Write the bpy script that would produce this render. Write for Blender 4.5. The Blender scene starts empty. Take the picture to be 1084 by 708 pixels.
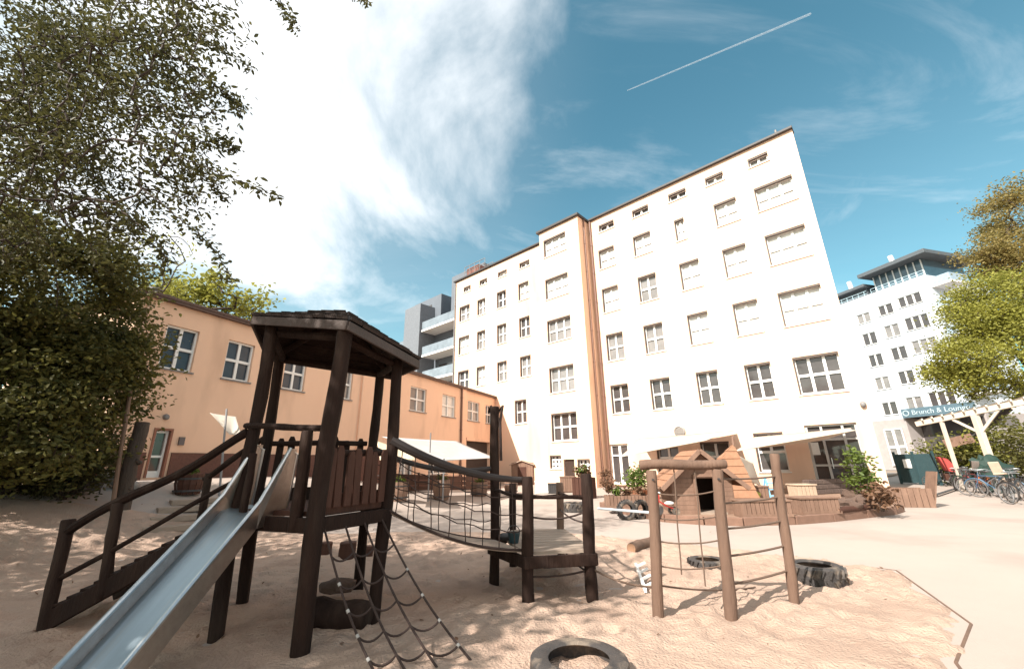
import bpy, math, random
import numpy as np
from mathutils import noise, Vector
random.seed(7); RNG = np.random.default_rng(11)
S = bpy.context.scene
COL = S.collection
# ------------------------------------------------------------------ camera maths (photo 1084 x 708)
F, PT, RL, H = 435.0246, .3052, -.0166, 1.55
CP, SP, CR, SR = math.cos(PT), math.sin(PT), math.cos(RL), math.sin(RL)
def ray(px, py):
    u = (px-542)/F; v = (py-354)/F
    u, v = u*CR+v*SR, -u*SR+v*CR
    return np.array([u, CP+v*SP, SP-v*CP])
def G(px, py, z=0.):                       # point of the level plane z seen at a pixel
    d = ray(px, py); t = (z-H)/d[2]; return np.array([d[0]*t, d[1]*t, z])
def Y(px, py, y):                          # point at world depth y seen at a pixel
    d = ray(px, py); t = y/d[1]; return np.array([d[0]*t, y, H+d[2]*t])
def mpp(p):                                # metres per photo pixel at a point
    return (p[1]*CP+(p[2]-H)*SP)/F
def v3(*a): return np.array(a, float)
def unit(a): a = np.asarray(a, float); return a/(np.linalg.norm(a)+1e-12)
def ss(x): x = np.clip(x, 0, 1); return x*x*(3-2*x)
TH, THL = .7413, .7413-1.8926
NL = v3(math.sin(THL), math.cos(THL), 0); TL = v3(math.cos(THL), -math.sin(THL), 0)
def hz(x, y):                              # the yard rises gently towards the orange wing
    d = x*NL[0]+y*NL[1]; a = x*TL[0]+y*TL[1]
    return 1.25*ss((d-8.5)/6.5)*(1-ss((a-11)/13.))
def Gh(px, py):                            # point of the terrain seen at a pixel
    d = ray(px, py); o = v3(0, 0, H); t = .5
    while t < 120:
        p = o+d*t
        if p[2] <= hz(p[0], p[1]): break
        t += .02
    p[2] = float(hz(p[0], p[1])); return p
# ------------------------------------------------------------------ materials
MATS = {}
def mat(name, col, rough=.8, col2=None, scale=4., amt=.5, bump=0., bscale=40., metal=0., stretch=(1,1,1), spec=.5, trans=0., coat=0., detail=6., dirt=None):
    if name in MATS: return MATS[name]
    m = bpy.data.materials.new(name); m.use_nodes = True; N = m.node_tree.nodes; L = m.node_tree.links
    b = N['Principled BSDF']; b.inputs['Roughness'].default_value = rough; b.inputs['Metallic'].default_value = metal
    b.inputs['Specular IOR Level'].default_value = spec; b.inputs['Coat Weight'].default_value = coat
    tc = N.new('ShaderNodeTexCoord'); mp = N.new('ShaderNodeMapping'); mp.inputs['Scale'].default_value = stretch
    L.new(tc.outputs['Object'], mp.inputs['Vector'])
    nz = N.new('ShaderNodeTexNoise'); nz.inputs['Scale'].default_value = scale; nz.inputs['Detail'].default_value = detail; nz.inputs['Roughness'].default_value = .62
    L.new(mp.outputs['Vector'], nz.inputs['Vector'])
    rp = N.new('ShaderNodeValToRGB'); rp.color_ramp.elements[0].position = .5-amt*.5; rp.color_ramp.elements[1].position = .5+amt*.5
    c2 = col2 or tuple(c*.72 for c in col)
    rp.color_ramp.elements[0].color = (*c2, 1); rp.color_ramp.elements[1].color = (*col, 1)
    L.new(nz.outputs['Fac'], rp.inputs['Fac']); out = rp.outputs['Color']
    if dirt:
        n2 = N.new('ShaderNodeTexNoise'); n2.inputs['Scale'].default_value = dirt[1]; n2.inputs['Detail'].default_value = 8
        L.new(mp.outputs['Vector'], n2.inputs['Vector'])
        r2 = N.new('ShaderNodeMapRange'); r2.inputs[1].default_value = .52; r2.inputs[2].default_value = .75; r2.inputs[4].default_value = dirt[2]
        L.new(n2.outputs['Fac'], r2.inputs[0])
        mx = N.new('ShaderNodeMixRGB'); mx.inputs['Color2'].default_value = (*dirt[0], 1)
        L.new(r2.outputs[0], mx.inputs['Fac']); L.new(out, mx.inputs['Color1']); out = mx.outputs['Color']
    L.new(out, b.inputs['Base Color'])
    if bump:
        bn = N.new('ShaderNodeTexNoise'); bn.inputs['Scale'].default_value = bscale; bn.inputs['Detail'].default_value = 6
        L.new(mp.outputs['Vector'], bn.inputs['Vector'])
        bp = N.new('ShaderNodeBump'); bp.inputs['Strength'].default_value = min(1, bump); bp.inputs['Distance'].default_value = .02*max(1, bump)
        L.new(bn.outputs['Fac'], bp.inputs['Height']); L.new(bp.outputs['Normal'], b.inputs['Normal'])
    if trans:
        tr = N.new('ShaderNodeBsdfTranslucent'); L.new(out, tr.inputs['Color'])
        ms = N.new('ShaderNodeMixShader'); ms.inputs['Fac'].default_value = trans
        L.new(b.outputs[0], ms.inputs[1]); L.new(tr.outputs[0], ms.inputs[2]); L.new(ms.outputs[0], N['Material Output'].inputs['Surface'])
    MATS[name] = m; return m
WOOD = mat('dark weathered wood', (.032, .016, .011), .8, (.012, .007, .006), 6, .7, .9, 30, stretch=(1, 1, .22), spec=.18, dirt=((.06, .041, .031), 5, .6))
WOOD2 = mat('brown stained boards', (.10, .046, .032), .7, (.048, .022, .016), 5, .7, .5, 35, stretch=(1, 1, .2), spec=.2)
LOGW = mat('brown log wood', (.185, .11, .075), .85, (.085, .05, .035), 7, .7, .6, 40, stretch=(1, 1, .18))  # lighter brown log wood with darker streaks
TIMB = mat('warm timber slats', (.25, .15, .105), .8, (.14, .08, .055), 6, .6, .4, 40, stretch=(1, 1, .3))
GREYW = mat('bleached grey planks', (.36, .28, .22), .85, (.22, .165, .13), 6, .7, .4, 40, stretch=(.3, 1, 1))
SHING = mat('wood shingles', (.055, .036, .03), .85, (.02, .014, .013), 9, .8, .7, 50)
BARK = mat('tree bark', (.085, .06, .045), .9, (.035, .025, .02), 10, .7, 1., 30, stretch=(1, 1, .3))
ROPE = mat('dark rope', (.05, .03, .025), .9, None, 60, .6, .6, 200)
ROPEL = mat('pale rope', (.17, .11, .08), .9, None, 60, .6, .6, 200)
RUB = mat('black rubber', (.028, .026, .027), .7, (.06, .05, .045), 8, .5, .5, 60, dirt=((.30, .23, .17), 5, .85))
STEEL = mat('slide steel', (.62, .64, .65), .30, (.5, .52, .53), 14, .6, .08, 90, metal=1.)
BEDM = mat('polished slide bed', (.56, .66, .74), .42, (.44, .53, .60), 3, .7, .06, 60, metal=1., stretch=(6, .5, .5), dirt=((.60, .56, .52), 2.5, .4))
STEELS = mat('scratched steel sides', (.50, .45, .42), .42, (.35, .30, .27), 18, .7, .15, 90, metal=1.)
PEACH = mat('peach render', (.79, .535, .385), .9, (.73, .48, .34), 1.1, .8, .3, 120, dirt=((.46, .29, .20), .9, .55), stretch=(1, 1, .3))
PEACHM = mat('cream peach render', (.78, .56, .43), .9, (.74, .52, .39), .5, .8, .25, 120, dirt=((.50, .33, .23), .8, .6), stretch=(1, 1, .22))
WHITE = mat('white paint', (.80, .79, .77), .5, (.72, .71, .69), 5, .5)
PLWHITE = mat('white plaster', (.78, .77, .76), .9, (.73, .72, .71), 1, .6, .2, 100)
GREYM = mat('grey trim', (.22, .21, .21), .6)
DKGREY = mat('dark trim', (.05, .045, .045), .6)
BROWNM = mat('brown metal pipe', (.20, .10, .07), .5, (.15, .075, .05))
BRICK = mat('plinth clinker', (.16, .07, .05), .85, (.09, .04, .03), 14, .6, .5, 60)
SAIL = mat('white sail cloth', (.60, .53, .45), .9, (.54, .47, .40), 3, .5, trans=.2)
GSAIL = mat('grey sail cloth', (.56, .53, .52), .9, (.46, .44, .43), 3, .5, trans=.15)
CREAM = mat('cream sail cloth', (.80, .68, .50), .9, (.74, .62, .45), 3, .5, trans=.3)
STONE = mat('grey stone', (.36, .32, .29), .9, (.22, .19, .17), 6, .7, .8, 30)
ROCK = mat('brown boulder', (.13, .08, .058), .9, (.06, .038, .03), 5, .7, 1., 18)
TERRA = mat('terracotta', (.42, .19, .11), .8, (.32, .14, .08), 8, .6)
SOIL = mat('potting soil', (.06, .04, .03), .95)
def glass(name, col, rough=.04, spec=.6):
    return mat(name, col, rough, tuple(c*.4 for c in col), .9, .7, spec=spec, coat=.3)
GDARK = glass('dark window glass', (.10, .088, .086))
GMID = glass('curtained window glass', (.30, .28, .27))
GBLIND = glass('drawn white blinds behind glass', (.78, .76, .72))
GBLUE = mat('blue grey window glass', (.065, .08, .10), .12, (.04, .05, .065), 1.5, .6, spec=.3)
def leafmat(name, c1, c2, tr=.35):
    m = mat(name, c1, .55, c2, 1.3, .45, trans=tr, detail=5., spec=.35); return m
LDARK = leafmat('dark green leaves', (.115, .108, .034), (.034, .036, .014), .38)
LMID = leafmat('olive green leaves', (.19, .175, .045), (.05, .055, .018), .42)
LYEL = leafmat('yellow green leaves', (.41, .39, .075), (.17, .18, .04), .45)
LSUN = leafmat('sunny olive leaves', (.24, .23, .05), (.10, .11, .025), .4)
LPINK = leafmat('reddish spring leaves', (.36, .26, .10), (.20, .18, .05), .45)
LPOT = leafmat('fresh potted leaves', (.17, .22, .04), (.07, .11, .025), .35)
LDRY = leafmat('dry brown leaves', (.22, .12, .07), (.11, .06, .035), .25)
# ------------------------------------------------------------------ objects
def tag(o, label=None, cat=None, group=None, kind=None):
    if label: o['label'] = label
    if cat: o['category'] = cat
    if group: o['group'] = group
    if kind: o['kind'] = kind
    return o
def root(name, label, cat, loc=(0, 0, 0), group=None, rz=0.):
    o = bpy.data.objects.new(name, None); COL.objects.link(o); o.location = Vector([float(c) for c in loc]); o.rotation_euler = (0, 0, rz)
    o.empty_display_size = .1
    return tag(o, label, cat, group)
def top_root(o):
    while o.parent: o = o.parent
    return o
class MB:
    def __init__(s): s.V = []; s.F = []
    def add(s, vs, fs):
        b = len(s.V); s.V += [tuple(float(c) for c in v) for v in vs]; s.F += [tuple(b+i for i in f) for f in fs]; return s
    def box(s, c, size, R=None):
        c = np.asarray(c, float); h = np.asarray(size, float)/2; R = np.eye(3) if R is None else R
        vs = [c+R@(h*np.array([x, y, z])) for z in (-1, 1) for y in (-1, 1) for x in (-1, 1)]
        return s.add(vs, [(0, 2, 3, 1), (4, 5, 7, 6), (0, 1, 5, 4), (2, 6, 7, 3), (0, 4, 6, 2), (1, 3, 7, 5)])
    def beam(s, p, q, w, h, up=(0, 0, 1)):
        p = np.asarray(p, float); q = np.asarray(q, float); d = unit(q-p); up = np.asarray(up, float)
        if abs(d@up) > .98: up = v3(1, 0, 0)
        x = unit(np.cross(d, up)); u = np.cross(x, d)
        return s.box((p+q)/2, (w, np.linalg.norm(q-p), h), np.stack([x, d, u], 1))
    def tube(s, pts, r, n=8, cap=True):
        P = [np.asarray(p, float) for p in pts]; k = len(P); R = [r]*k if np.isscalar(r) else list(r)
        t0 = unit(P[1]-P[0]); a = v3(0, 0, 1) if abs(t0[2]) < .9 else v3(1, 0, 0)
        x = unit(np.cross(t0, a)); vs = []
        for i in range(k):
            t = unit(P[min(i+1, k-1)]-P[max(i-1, 0)]); x = unit(x-t*(x@t)); y = np.cross(t, x)
            for j in range(n):
                w = 2*math.pi*j/n; vs.append(P[i]+(x*math.cos(w)+y*math.sin(w))*R[i])
        fs = [(i*n+j, i*n+(j+1) % n, (i+1)*n+(j+1) % n, (i+1)*n+j) for i in range(k-1) for j in range(n)]
        if cap: fs += [tuple(range(n-1, -1, -1)), tuple((k-1)*n+j for j in range(n))]
        return s.add(vs, fs)
    def log(s, p, q, r, wob=.012, n=10, k=9, taper=.06, seed=0):
        p = np.asarray(p, float); q = np.asarray(q, float); rg = random.Random(seed); pts = []; rs = []
        ax = unit(np.cross(q-p, v3(.3, .7, .2))); ay = unit(np.cross(q-p, ax)); ph = rg.random()*6; ph2 = rg.random()*6
        for i in range(k):
            t = i/(k-1); w = wob*math.sin(math.pi*t)
            pts.append(p+(q-p)*t+ax*w*math.sin(ph+4*t)+ay*w*math.cos(ph2+5*t)); rs.append(r*(1-taper*t)*(1+.075*rg.uniform(-1, 1)))
        L = np.linalg.norm(q-p); d = (q-p)/L                      # rounded ends
        pts = [pts[0], pts[0]+d*min(.012, L*.1)]+pts[1:-1]+[pts[-1]-d*min(.012, L*.1), pts[-1]]
        rs = [rs[0]*.86, rs[0]]+rs[1:-1]+[rs[-1], rs[-1]*.86]
        return s.tube(pts, rs, n)
    def rope(s, p, q, r, sag=.0, k=10, n=5, wob=0.):
        p = np.asarray(p, float); q = np.asarray(q, float); a = random.random()*6
        pts = [p+(q-p)*(i/k)+v3(wob*math.sin(a+i*1.3)*math.sin(math.pi*i/k), wob*math.cos(a*2+i*1.1)*math.sin(math.pi*i/k), -sag*4*(i/k)*(1-i/k)) for i in range(k+1)]
        s.tube(pts, r, n); return s
    def lathe(s, c, prof, n=20, R=None, wob=0.):
        c = np.asarray(c, float); R = np.eye(3) if R is None else R; vs = []
        for i, (r, z) in enumerate(prof):
            for j in range(n):
                w = 2*math.pi*j/n; rr = r*(1+wob*math.sin(3*w+i)); vs.append(c+R@v3(rr*math.cos(w), rr*math.sin(w), z))
        k = len(prof)
        return s.add(vs, [(i*n+j, i*n+(j+1) % n, (i+1)*n+(j+1) % n, (i+1)*n+j) for i in range(k-1) for j in range(n)])
    def poly(s, pts): return s.add(pts, [tuple(range(len(pts)))])
    def slab(s, pts, t, nrm=(0, 0, 1)):        # a flat polygon with thickness t below it
        n = unit(nrm); P = [np.asarray(p, float) for p in pts]; k = len(P)
        return s.add(P+[p-n*t for p in P], [tuple(range(k)), tuple(range(2*k-1, k-1, -1))]+[(i, k+i, k+(i+1) % k, (i+1) % k) for i in range(k)])
    def blob(s, c, size, seed=0, rough=.25, nu=14, nv=9, fr=1.6):
        vs = []; c = np.asarray(c, float)
        for i in range(nv+1):
            a = math.pi*i/nv
            for j in range(nu):
                b = 2*math.pi*j/nu; d = v3(math.sin(a)*math.cos(b), math.sin(a)*math.sin(b), math.cos(a))
                k = 1+rough*noise.noise(Vector(d*fr)+Vector((seed*7.3, seed, 0)))
                vs.append(c+d*k*np.asarray(size))
        return s.add(vs, [(i*nu+j, (i+1)*nu+j, (i+1)*nu+(j+1) % nu, i*nu+(j+1) % nu) for i in range(nv) for j in range(nu)])
    def build(s, name, m, parent=None, smooth=False, bevel=0., label=None):
        off = np.zeros(3)
        if parent is not None:
            o = parent
            while o is not None: off = off+np.array(o.location); o = o.parent
        me = bpy.data.meshes.new(name); me.from_pydata([tuple(np.array(v)-off) for v in s.V], [], s.F); me.validate(); me.update()
        me.materials.append(m)
        if smooth: me.polygons.foreach_set('use_smooth', [True]*len(me.polygons)); me.set_sharp_from_angle(angle=math.radians(38))
        o = bpy.data.objects.new(name, me); COL.objects.link(o); o.parent = parent
        if bevel:
            b = o.modifiers.new('bevel', 'BEVEL'); b.width = bevel; b.segments = 2; b.limit_method = 'ANGLE'
        if label: o['label'] = label
        return o
def npmesh(name, V, Fs, m, parent=None, smooth=False):        # V (n,3) faces (k,4) arrays
    off = np.zeros(3); o = parent
    while o is not None: off = off+np.array(o.location); o = o.parent
    me = bpy.data.meshes.new(name); V = np.asarray(V, np.float32)-off.astype(np.float32); Fs = np.asarray(Fs, np.int32); k = Fs.shape[1]
    me.vertices.add(len(V)); me.vertices.foreach_set('co', V.ravel()); me.loops.add(Fs.size); me.loops.foreach_set('vertex_index', Fs.ravel())
    me.polygons.add(len(Fs)); me.polygons.foreach_set('loop_start', np.arange(0, Fs.size, k, dtype=np.int32)); me.polygons.foreach_set('loop_total', np.full(len(Fs), k, np.int32))
    if smooth: me.polygons.foreach_set('use_smooth', np.ones(len(Fs), bool))
    me.update(calc_edges=True); me.materials.append(m)
    o = bpy.data.objects.new(name, me); COL.objects.link(o); o.parent = parent; return o
def rotz(a): c, s = math.cos(a), math.sin(a); return np.array([[c, -s, 0], [s, c, 0], [0, 0, 1.]])
def copy_tree(o, parent=None):
    c = o.copy(); COL.objects.link(c); c.parent = parent
    for ch in list(o.children): copy_tree(ch, c)
    return c
# ------------------------------------------------------------------ foliage
def leaves(P, size, up=.3, droop=0., fold=.25, rng=RNG, aspect=.42):
    n = len(P); d = rng.normal(size=(n, 3)); d[:, 2] = d[:, 2]*.6-droop; d /= np.linalg.norm(d, axis=1)[:, None]
    a = rng.normal(size=(n, 3)); a[:, 2] += up*3; s = np.cross(d, a); s /= np.linalg.norm(s, axis=1)[:, None]+1e-9; u = np.cross(s, d)
    L = size*rng.uniform(.65, 1.3, n)[:, None]; W = L*aspect
    b = P; l1 = P+d*L*.35+s*W*.5+u*W*fold; l2 = P+d*L*.72+s*W*.38+u*W*fold*.8; tip = P+d*L; r2 = P+d*L*.72-s*W*.38+u*W*fold*.8; r1 = P+d*L*.35-s*W*.5+u*W*fold
    V = np.stack([b, l1, l2, tip, r2, r1], 1).reshape(-1, 3); i = np.arange(n)[:, None]*6
    return V, np.concatenate([i+np.array([[0, 1, 2, 3]]), i+np.array([[0, 3, 4, 5]])])
def clusters(c, rad, n, seed, flat=.0, shell=.45, gap=.42, fr=.9):
    rg = np.random.default_rng(seed); out = []
    fr = fr*2./max(.3, max(rad)); tries = 0
    while len(out) < n:
        tries += 1; d = unit(rg.normal(size=3)); r = rg.uniform(shell, 1)**.6
        lump = 1+.32*noise.noise(Vector(d*1.7)+Vector((seed*3.1, 0, 0)))
        p = np.asarray(c)+d*r*lump*np.asarray(rad)
        if noise.noise(Vector(p*fr)+Vector((0, seed*5., 0))) < -gap*.35 and tries < 6*n: continue
        out.append(p)
    return np.array(out)
def skeleton(mb, base, topz, pts, r0, twig=.012, bend=.12, seed=0, maxr=9.):
    rg = np.random.default_rng(seed); base = np.asarray(base, float)
    nodes = [base+(np.asarray(topz)-base)*t for t in np.linspace(0, 1, 6)]; par = [None, 0, 1, 2, 3, 4]
    order = np.argsort(np.linalg.norm(pts-nodes[3], axis=1))
    for i in order:
        A = np.array(nodes[1:]); dd = np.linalg.norm(A-pts[i], axis=1)+.25*np.maximum(0, A[:, 2]-pts[i][2])
        j = int(np.argmin(dd))+1
        m = (nodes[j]+pts[i])/2+rg.normal(size=3)*bend*np.linalg.norm(nodes[j]-pts[i])*.5+v3(0, 0, .05)
        nodes.append(m); par.append(j); nodes.append(pts[i]); par.append(len(nodes)-2)
    w = np.ones(len(nodes))
    for i in range(len(nodes)-1, 0, -1): w[par[i]] += w[i]
    rad = np.maximum(twig, r0*np.sqrt(w/w[0])); rad[6:] = np.minimum(rad[6:], maxr)
    for i in range(6, len(nodes)):
        mb.tube([nodes[par[i]], nodes[i]], [min(rad[par[i]], rad[i]*1.5), rad[i]*.85], 5, False)
    mb.tube(nodes[:6], [rad[0]*1.25, rad[0], *rad[2:6]], 10)
def tree(name, label, cat, base, top, crowns, r0, lm, lsize, per, spread, seed, group=None, twig=.012, droop=.1, bark=BARK, up=.3, aspect=.42):
    o = root(name, label, cat, base, group); pts = np.concatenate([clusters(c, r, n, seed+i*13) for i, (c, r, n) in enumerate(crowns)])
    t = MB(); skeleton(t, base, top, pts, r0, twig, seed=seed); t.build('trunk', bark, o, True)
    rg = np.random.default_rng(seed+5)
    k = rg.integers(int(per*.6), int(per*1.4)+1, len(pts)); C = np.repeat(pts, k, 0)
    P = C+rg.normal(size=C.shape)*spread*np.array([1, 1, .6])
    V, Fq = leaves(P, lsize, up, droop, rng=rg, aspect=aspect); npmesh('crown', V, Fq, lm, o); return o
def shrub(name, label, cat, base, rad, n, lm, lsize, seed, group=None, parent=None, stems=True, per=8):
    base = np.asarray(base, float); o = parent or root(name, label, cat, base, group)
    c = base+v3(0, 0, rad[2]*1.05); pts = clusters(c, rad, n, seed, shell=.2)
    if stems:
        t = MB()
        for p in pts[::3]: t.tube([base+v3(*(RNG.normal(size=2)*.03), 0), (base+p)/2+v3(0, 0, .04), p], [.012, .008, .004], 4, False)
        t.build('stem', BARK, o)
    rg = np.random.default_rng(seed); C = np.repeat(pts, per, 0); P = C+rg.normal(size=C.shape)*min(rad)*.22
    V, Fq = leaves(P, lsize, .3, .05, rng=rg, aspect=.5); npmesh('foliage', V, Fq, lm, o); return o
SKY, SUN, EXPO = .10, 3.8, 1.35; TINT = (.50, .88, .73); CLOUD_FILL = (7.8, 7.2, 6.7); CDIR = (212, 85); CR0, CR1, CG = .76, .98, .26; CLOC = (.3, .1, 0)
# ------------------------------------------------------------------ facades
DKB2 = mat('dark brown reveal shade', (.10, .07, .055), .6)  # dark colour of the strips that paint shade into the window reveals
class Fac:
    def __init__(s, th, D):
        s.n = v3(math.sin(th), math.cos(th), 0); s.O = s.n*D; s.t = v3(math.cos(th), -math.sin(th), 0); s.m = -s.n; s.th = th; s.D = D
        s.R = np.stack([s.t, s.m, v3(0, 0, 1)], 1)
    def pt(s, a, z, d=0.): return s.O+s.t*a+s.m*d+v3(0, 0, z)
    def inv(s, px, py, d=0.):
        r = ray(px, py); t = (s.D-d)/(r@s.n); X = r*t; return X@s.t, X[2]+H
    def box(s, mb, a0, a1, z0, z1, d0, d1): mb.box(s.pt((a0+a1)/2, (z0+z1)/2, (d0+d1)/2), (a1-a0, d1-d0, z1-z0), s.R)
    def wall(s, mb, a0, a1, z0, z1, holes, dep=.30, top=None):
        A = sorted({a0, a1, *[h[0] for h in holes], *[h[1] for h in holes]}); Z = sorted({z0, z1, *[h[2] for h in holes], *[h[3] for h in holes]})
        A = [a for a in A if a0 <= a <= a1]; Z = [z for z in Z if z0 <= z <= z1]
        for i in range(len(A)-1):
            for j in range(len(Z)-1):
                ca, cz = (A[i]+A[i+1])/2, (Z[j]+Z[j+1])/2
                if any(h[0] < ca < h[1] and h[2] < cz < h[3] for h in holes): continue
                mb.poly([s.pt(A[i], Z[j]), s.pt(A[i+1], Z[j]), s.pt(A[i+1], Z[j+1]), s.pt(A[i], Z[j+1])])
        for b0, b1, c0, c1 in holes:
            q = [(b0, c0), (b1, c0), (b1, c1), (b0, c1)]
            for k in range(4):
                (x0, y0), (x1, y1) = q[k], q[(k+1) % 4]
                mb.poly([s.pt(x0, y0), s.pt(x0, y0, -dep), s.pt(x1, y1, -dep), s.pt(x1, y1)])
    def body(s, mb, a0, a1, z0, z1, depth, skew=0.):       # the sides, the back and the roof behind a front wall
        p = lambda a, z, d: s.pt(a, z, d)
        b1 = a1-skew; mb.poly([p(a1, z0, 0), p(b1, z0, -depth), p(b1, z1, -depth), p(a1, z1, 0)]); mb.poly([p(a0, z0, -depth), p(a0, z0, 0), p(a0, z1, 0), p(a0, z1, -depth)])
        mb.poly([p(b1, z0, -depth), p(a0, z0, -depth), p(a0, z1, -depth), p(b1, z1, -depth)]); mb.poly([p(a0, z1, 0), p(a1, z1, 0), p(b1, z1, -depth), p(a0, z1, -depth)])
    def window(s, parent, a0, a1, z0, z1, nx, ny, pane, rec=.27, fw=.1, mw=.13, fm=None, sill=None, name='window', low=None):
        m = MB(); fm = fm or WHITE; d0, d1 = -rec-.02, -rec+.06; ny_z = [z0+(z1-z0)*k/ny for k in range(1, ny)] if low is None else low
        g = .004
        s.box(m, a0+g, a0+fw, z0+g, z1-g, d0, d1); s.box(m, a1-fw, a1-g, z0+g, z1-g, d0, d1); s.box(m, a0+fw, a1-fw, z0+g, z0+fw, d0, d1); s.box(m, a0+fw, a1-fw, z1-fw, z1-g, d0, d1)
        zs = [z0+fw]+[q for z in ny_z for q in (z-mw/2, z+mw/2)]+[z1-fw]
        for z in ny_z: s.box(m, a0+fw, a1-fw, z-mw/2, z+mw/2, d0, d1-.008)
        for k in range(1, nx):
            a = a0+(a1-a0)*k/nx
            for q in range(0, len(zs), 2): s.box(m, a-mw/2, a+mw/2, zs[q], zs[q+1], d0, d1-.016)
        w = m.build(name, fm, parent)
        p = MB(); s.box(p, a0+.02, a1-.02, z0+.02, z1-.02, -rec-.075, -rec-.03); p.build('pane', pane, w)
        q = MB(); s.box(q, a0-.06, a1+.06, z0-.055, z0-.003, -rec+.07, .07); q.build('sill', sill or WHITE, w)
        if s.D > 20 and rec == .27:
            q = MB(); s.box(q, a0+g, a1-g, z1-.10, z1-g, d1+.004, -.03); q.build('reveal_shade_top', DKB2, w); q = MB(); s.box(q, a0+g, a0+.05, z0+.01, z1-.102, d1+.004, -.05); q.build('reveal_shade_side', DKB2, w)  # dark top and left strips stand in for the reveal shadow
        return w
    def pipe(s, parent, a, z0, z1, m, r=.06, d=.09, name='drainpipe'):
        t = MB(); t.tube([s.pt(a, z0, d), s.pt(a, z1, d)], r, 8)
        for z in np.arange(z0+1, z1, 2.4): t.tube([s.pt(a, z, d), s.pt(a, z+.08, d)], r*1.3, 8)
        t.build(name, m, parent, True)
# ---- the tall main building
FM, FT = Fac(TH, 26), Fac(TH, 24.5)
main = root('main_building', 'tall pale peach six-storey building with stair tower and rows of white windows', 'building', FM.pt(-15, 0))
ZR = {0: (18.96, 19.6), 1: (15.80, 17.43), 2: (12.21, 14.14), 3: (8.50, 10.49), 4: (4.75, 6.74)}
CC = [(-14.45, -13.1), (-11.52, -10.18), (-8.53, -7.27), (-5.82, -4.5), (-3.46, -1.48)]
C0 = [(-14.23, -12.9), (-11.34, -10.07), (-8.56, -7.33), (-6.04, -4.92), (-3.44, -2.35)]
wins = []                                                        # facade, a0, a1, z0, z1, nx, ny, pane
for r, (z0, z1) in ZR.items():
    for c in range(5):
        a0, a1 = (C0 if r == 0 else CC)[c]
        if r == 1 and c == 2: a0 += .1; a1 -= .5
        pane = {0: GMID, 1: GBLIND, 2: GBLIND, 3: GBLIND, 4: GDARK}[r]
        if (r, c) in ((0, 0), (0, 1), (0, 2)): pane = GDARK
        if (r, c) in ((3, 0), (3, 1), (2, 1)): pane = GMID
        wins.append((FM, a0, a1, z0, z1, 3 if c == 4 and r else 2, 1 if r == 0 else 2, pane))
gf = [(-14.9, -13.55, .2, 2.72), (-11.6, -10.2, .95, 2.6), (-8.9, -7.3, .95, 2.6), (-6.0, -4.6, .95, 2.95), (-3.6, -1.5, .15, 3.2)]
wins.append((FM, *gf[1], 2, 2, GDARK)); wins.append((FM, *gf[2], 2, 2, GDARK)); wins.append((FM, *gf[3], 2, 2, GDARK))
LZ = {0: (18.75, 19.35), 1: (15.62, 17.28), 2: (12.12, 13.95), 3: (8.6, 10.4), 4: (4.74, 6.7)}
LC = {0: [(-30.6, -29.5), (-28.15, -27.05), (-25.54, -24.34), (-22.74, -21.52)], 1: [(-31.2, -29.6), (-28.45, -27.3), (-25.7, -24.5), (-22.93, -21.7)]}
for r, (z0, z1) in LZ.items():
    for c, (a0, a1) in enumerate(LC[0 if r == 0 else 1]):
        if r == 4 and c < 3: continue
        if r == 4: a0, a1 = -23.62, -22.33
        wins.append((FM, a0, a1, z0, z1, 2, 1 if r == 0 else 2, (GMID, GDARK, GBLIND, GMID)[(r*3+c) % 4] if r < 4 else GDARK))
wm = MB(); FM.wall(wm, -32, -.9, -.6, 20.3, [(w[1], w[2], w[3], w[4]) for w in wins if w[0] is FM]+[gf[0], gf[4]]); FM.body(wm, -32, -.9, -.6, 20.3, 13, 2.5)
wm.build('wall', PEACHM, main)
tz = [(19.41, 17.8), (15.8, 14.05), (12.25, 10.45), (8.46, 6.53), (5.02, 3.05)]
tw = [(FT, -18.67, -16.45, b, t, 3, 2, (GBLIND, GBLIND, GMID, GMID, GDARK)[i]) for i, (t, b) in enumerate(tz)]
tw += [(FT, -20.15+1.2, -18.9+1.15, 1.15, 2.12, 3, 3, GDARK), (FT, -17.2, -16.0, .95, 1.8, 2, 2, GDARK)]
dr = (-18.55+.95, -17.65+.28, -.1, 1.78)
tw[5] = (FT, -18.95, -17.95, 1.2, 2.1, 3, 3, GDARK); tw[6] = (FT, -16.6, -15.6, 1.05, 1.8, 3, 2, GDARK); dr = (-17.75, -16.85, -.1, 1.8)
tm = MB(); FT.wall(tm, -19.1, -15.2, -.6, 20.25, [(w[1], w[2], w[3], w[4]) for w in tw]+[dr])
for a in (-19.1,): tm.poly([FT.pt(a, -.6), FT.pt(a, -.6, -1.49), FT.pt(a, 20.25, -1.49), FT.pt(a, 20.25)])
tm.poly([FT.pt(-19.1, 20.25), FT.pt(-15.2, 20.25), FT.pt(-15.2, 20.25, -1.49), FT.pt(-19.1, 20.25, -1.49)]); tm.build('stair_tower', PEACHM, main)
tm = MB(); tm.poly([FT.pt(-15.2, -.6), FT.pt(-15.2, -.6, -1.49), FT.pt(-15.2, 20.25, -1.49), FT.pt(-15.2, 20.25)]); tm.build('tower_side_wall', PEACH, main)  # painted deeper peach than the front to keep its shaded tone
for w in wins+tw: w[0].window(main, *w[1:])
d = MB(); FT.box(d, dr[0]+.06, dr[1]-.06, dr[2], dr[3]-.06, -.2, -.14); dd = d.build('door', mat('dark brown door', (.05, .028, .02), .5), main)
k = MB(); k.tube([FT.pt(dr[1]-.2, .85, -.14), FT.pt(dr[1]-.2, .85, -.08)], .03, 8); k.build('handle', STEEL, dd)
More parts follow.
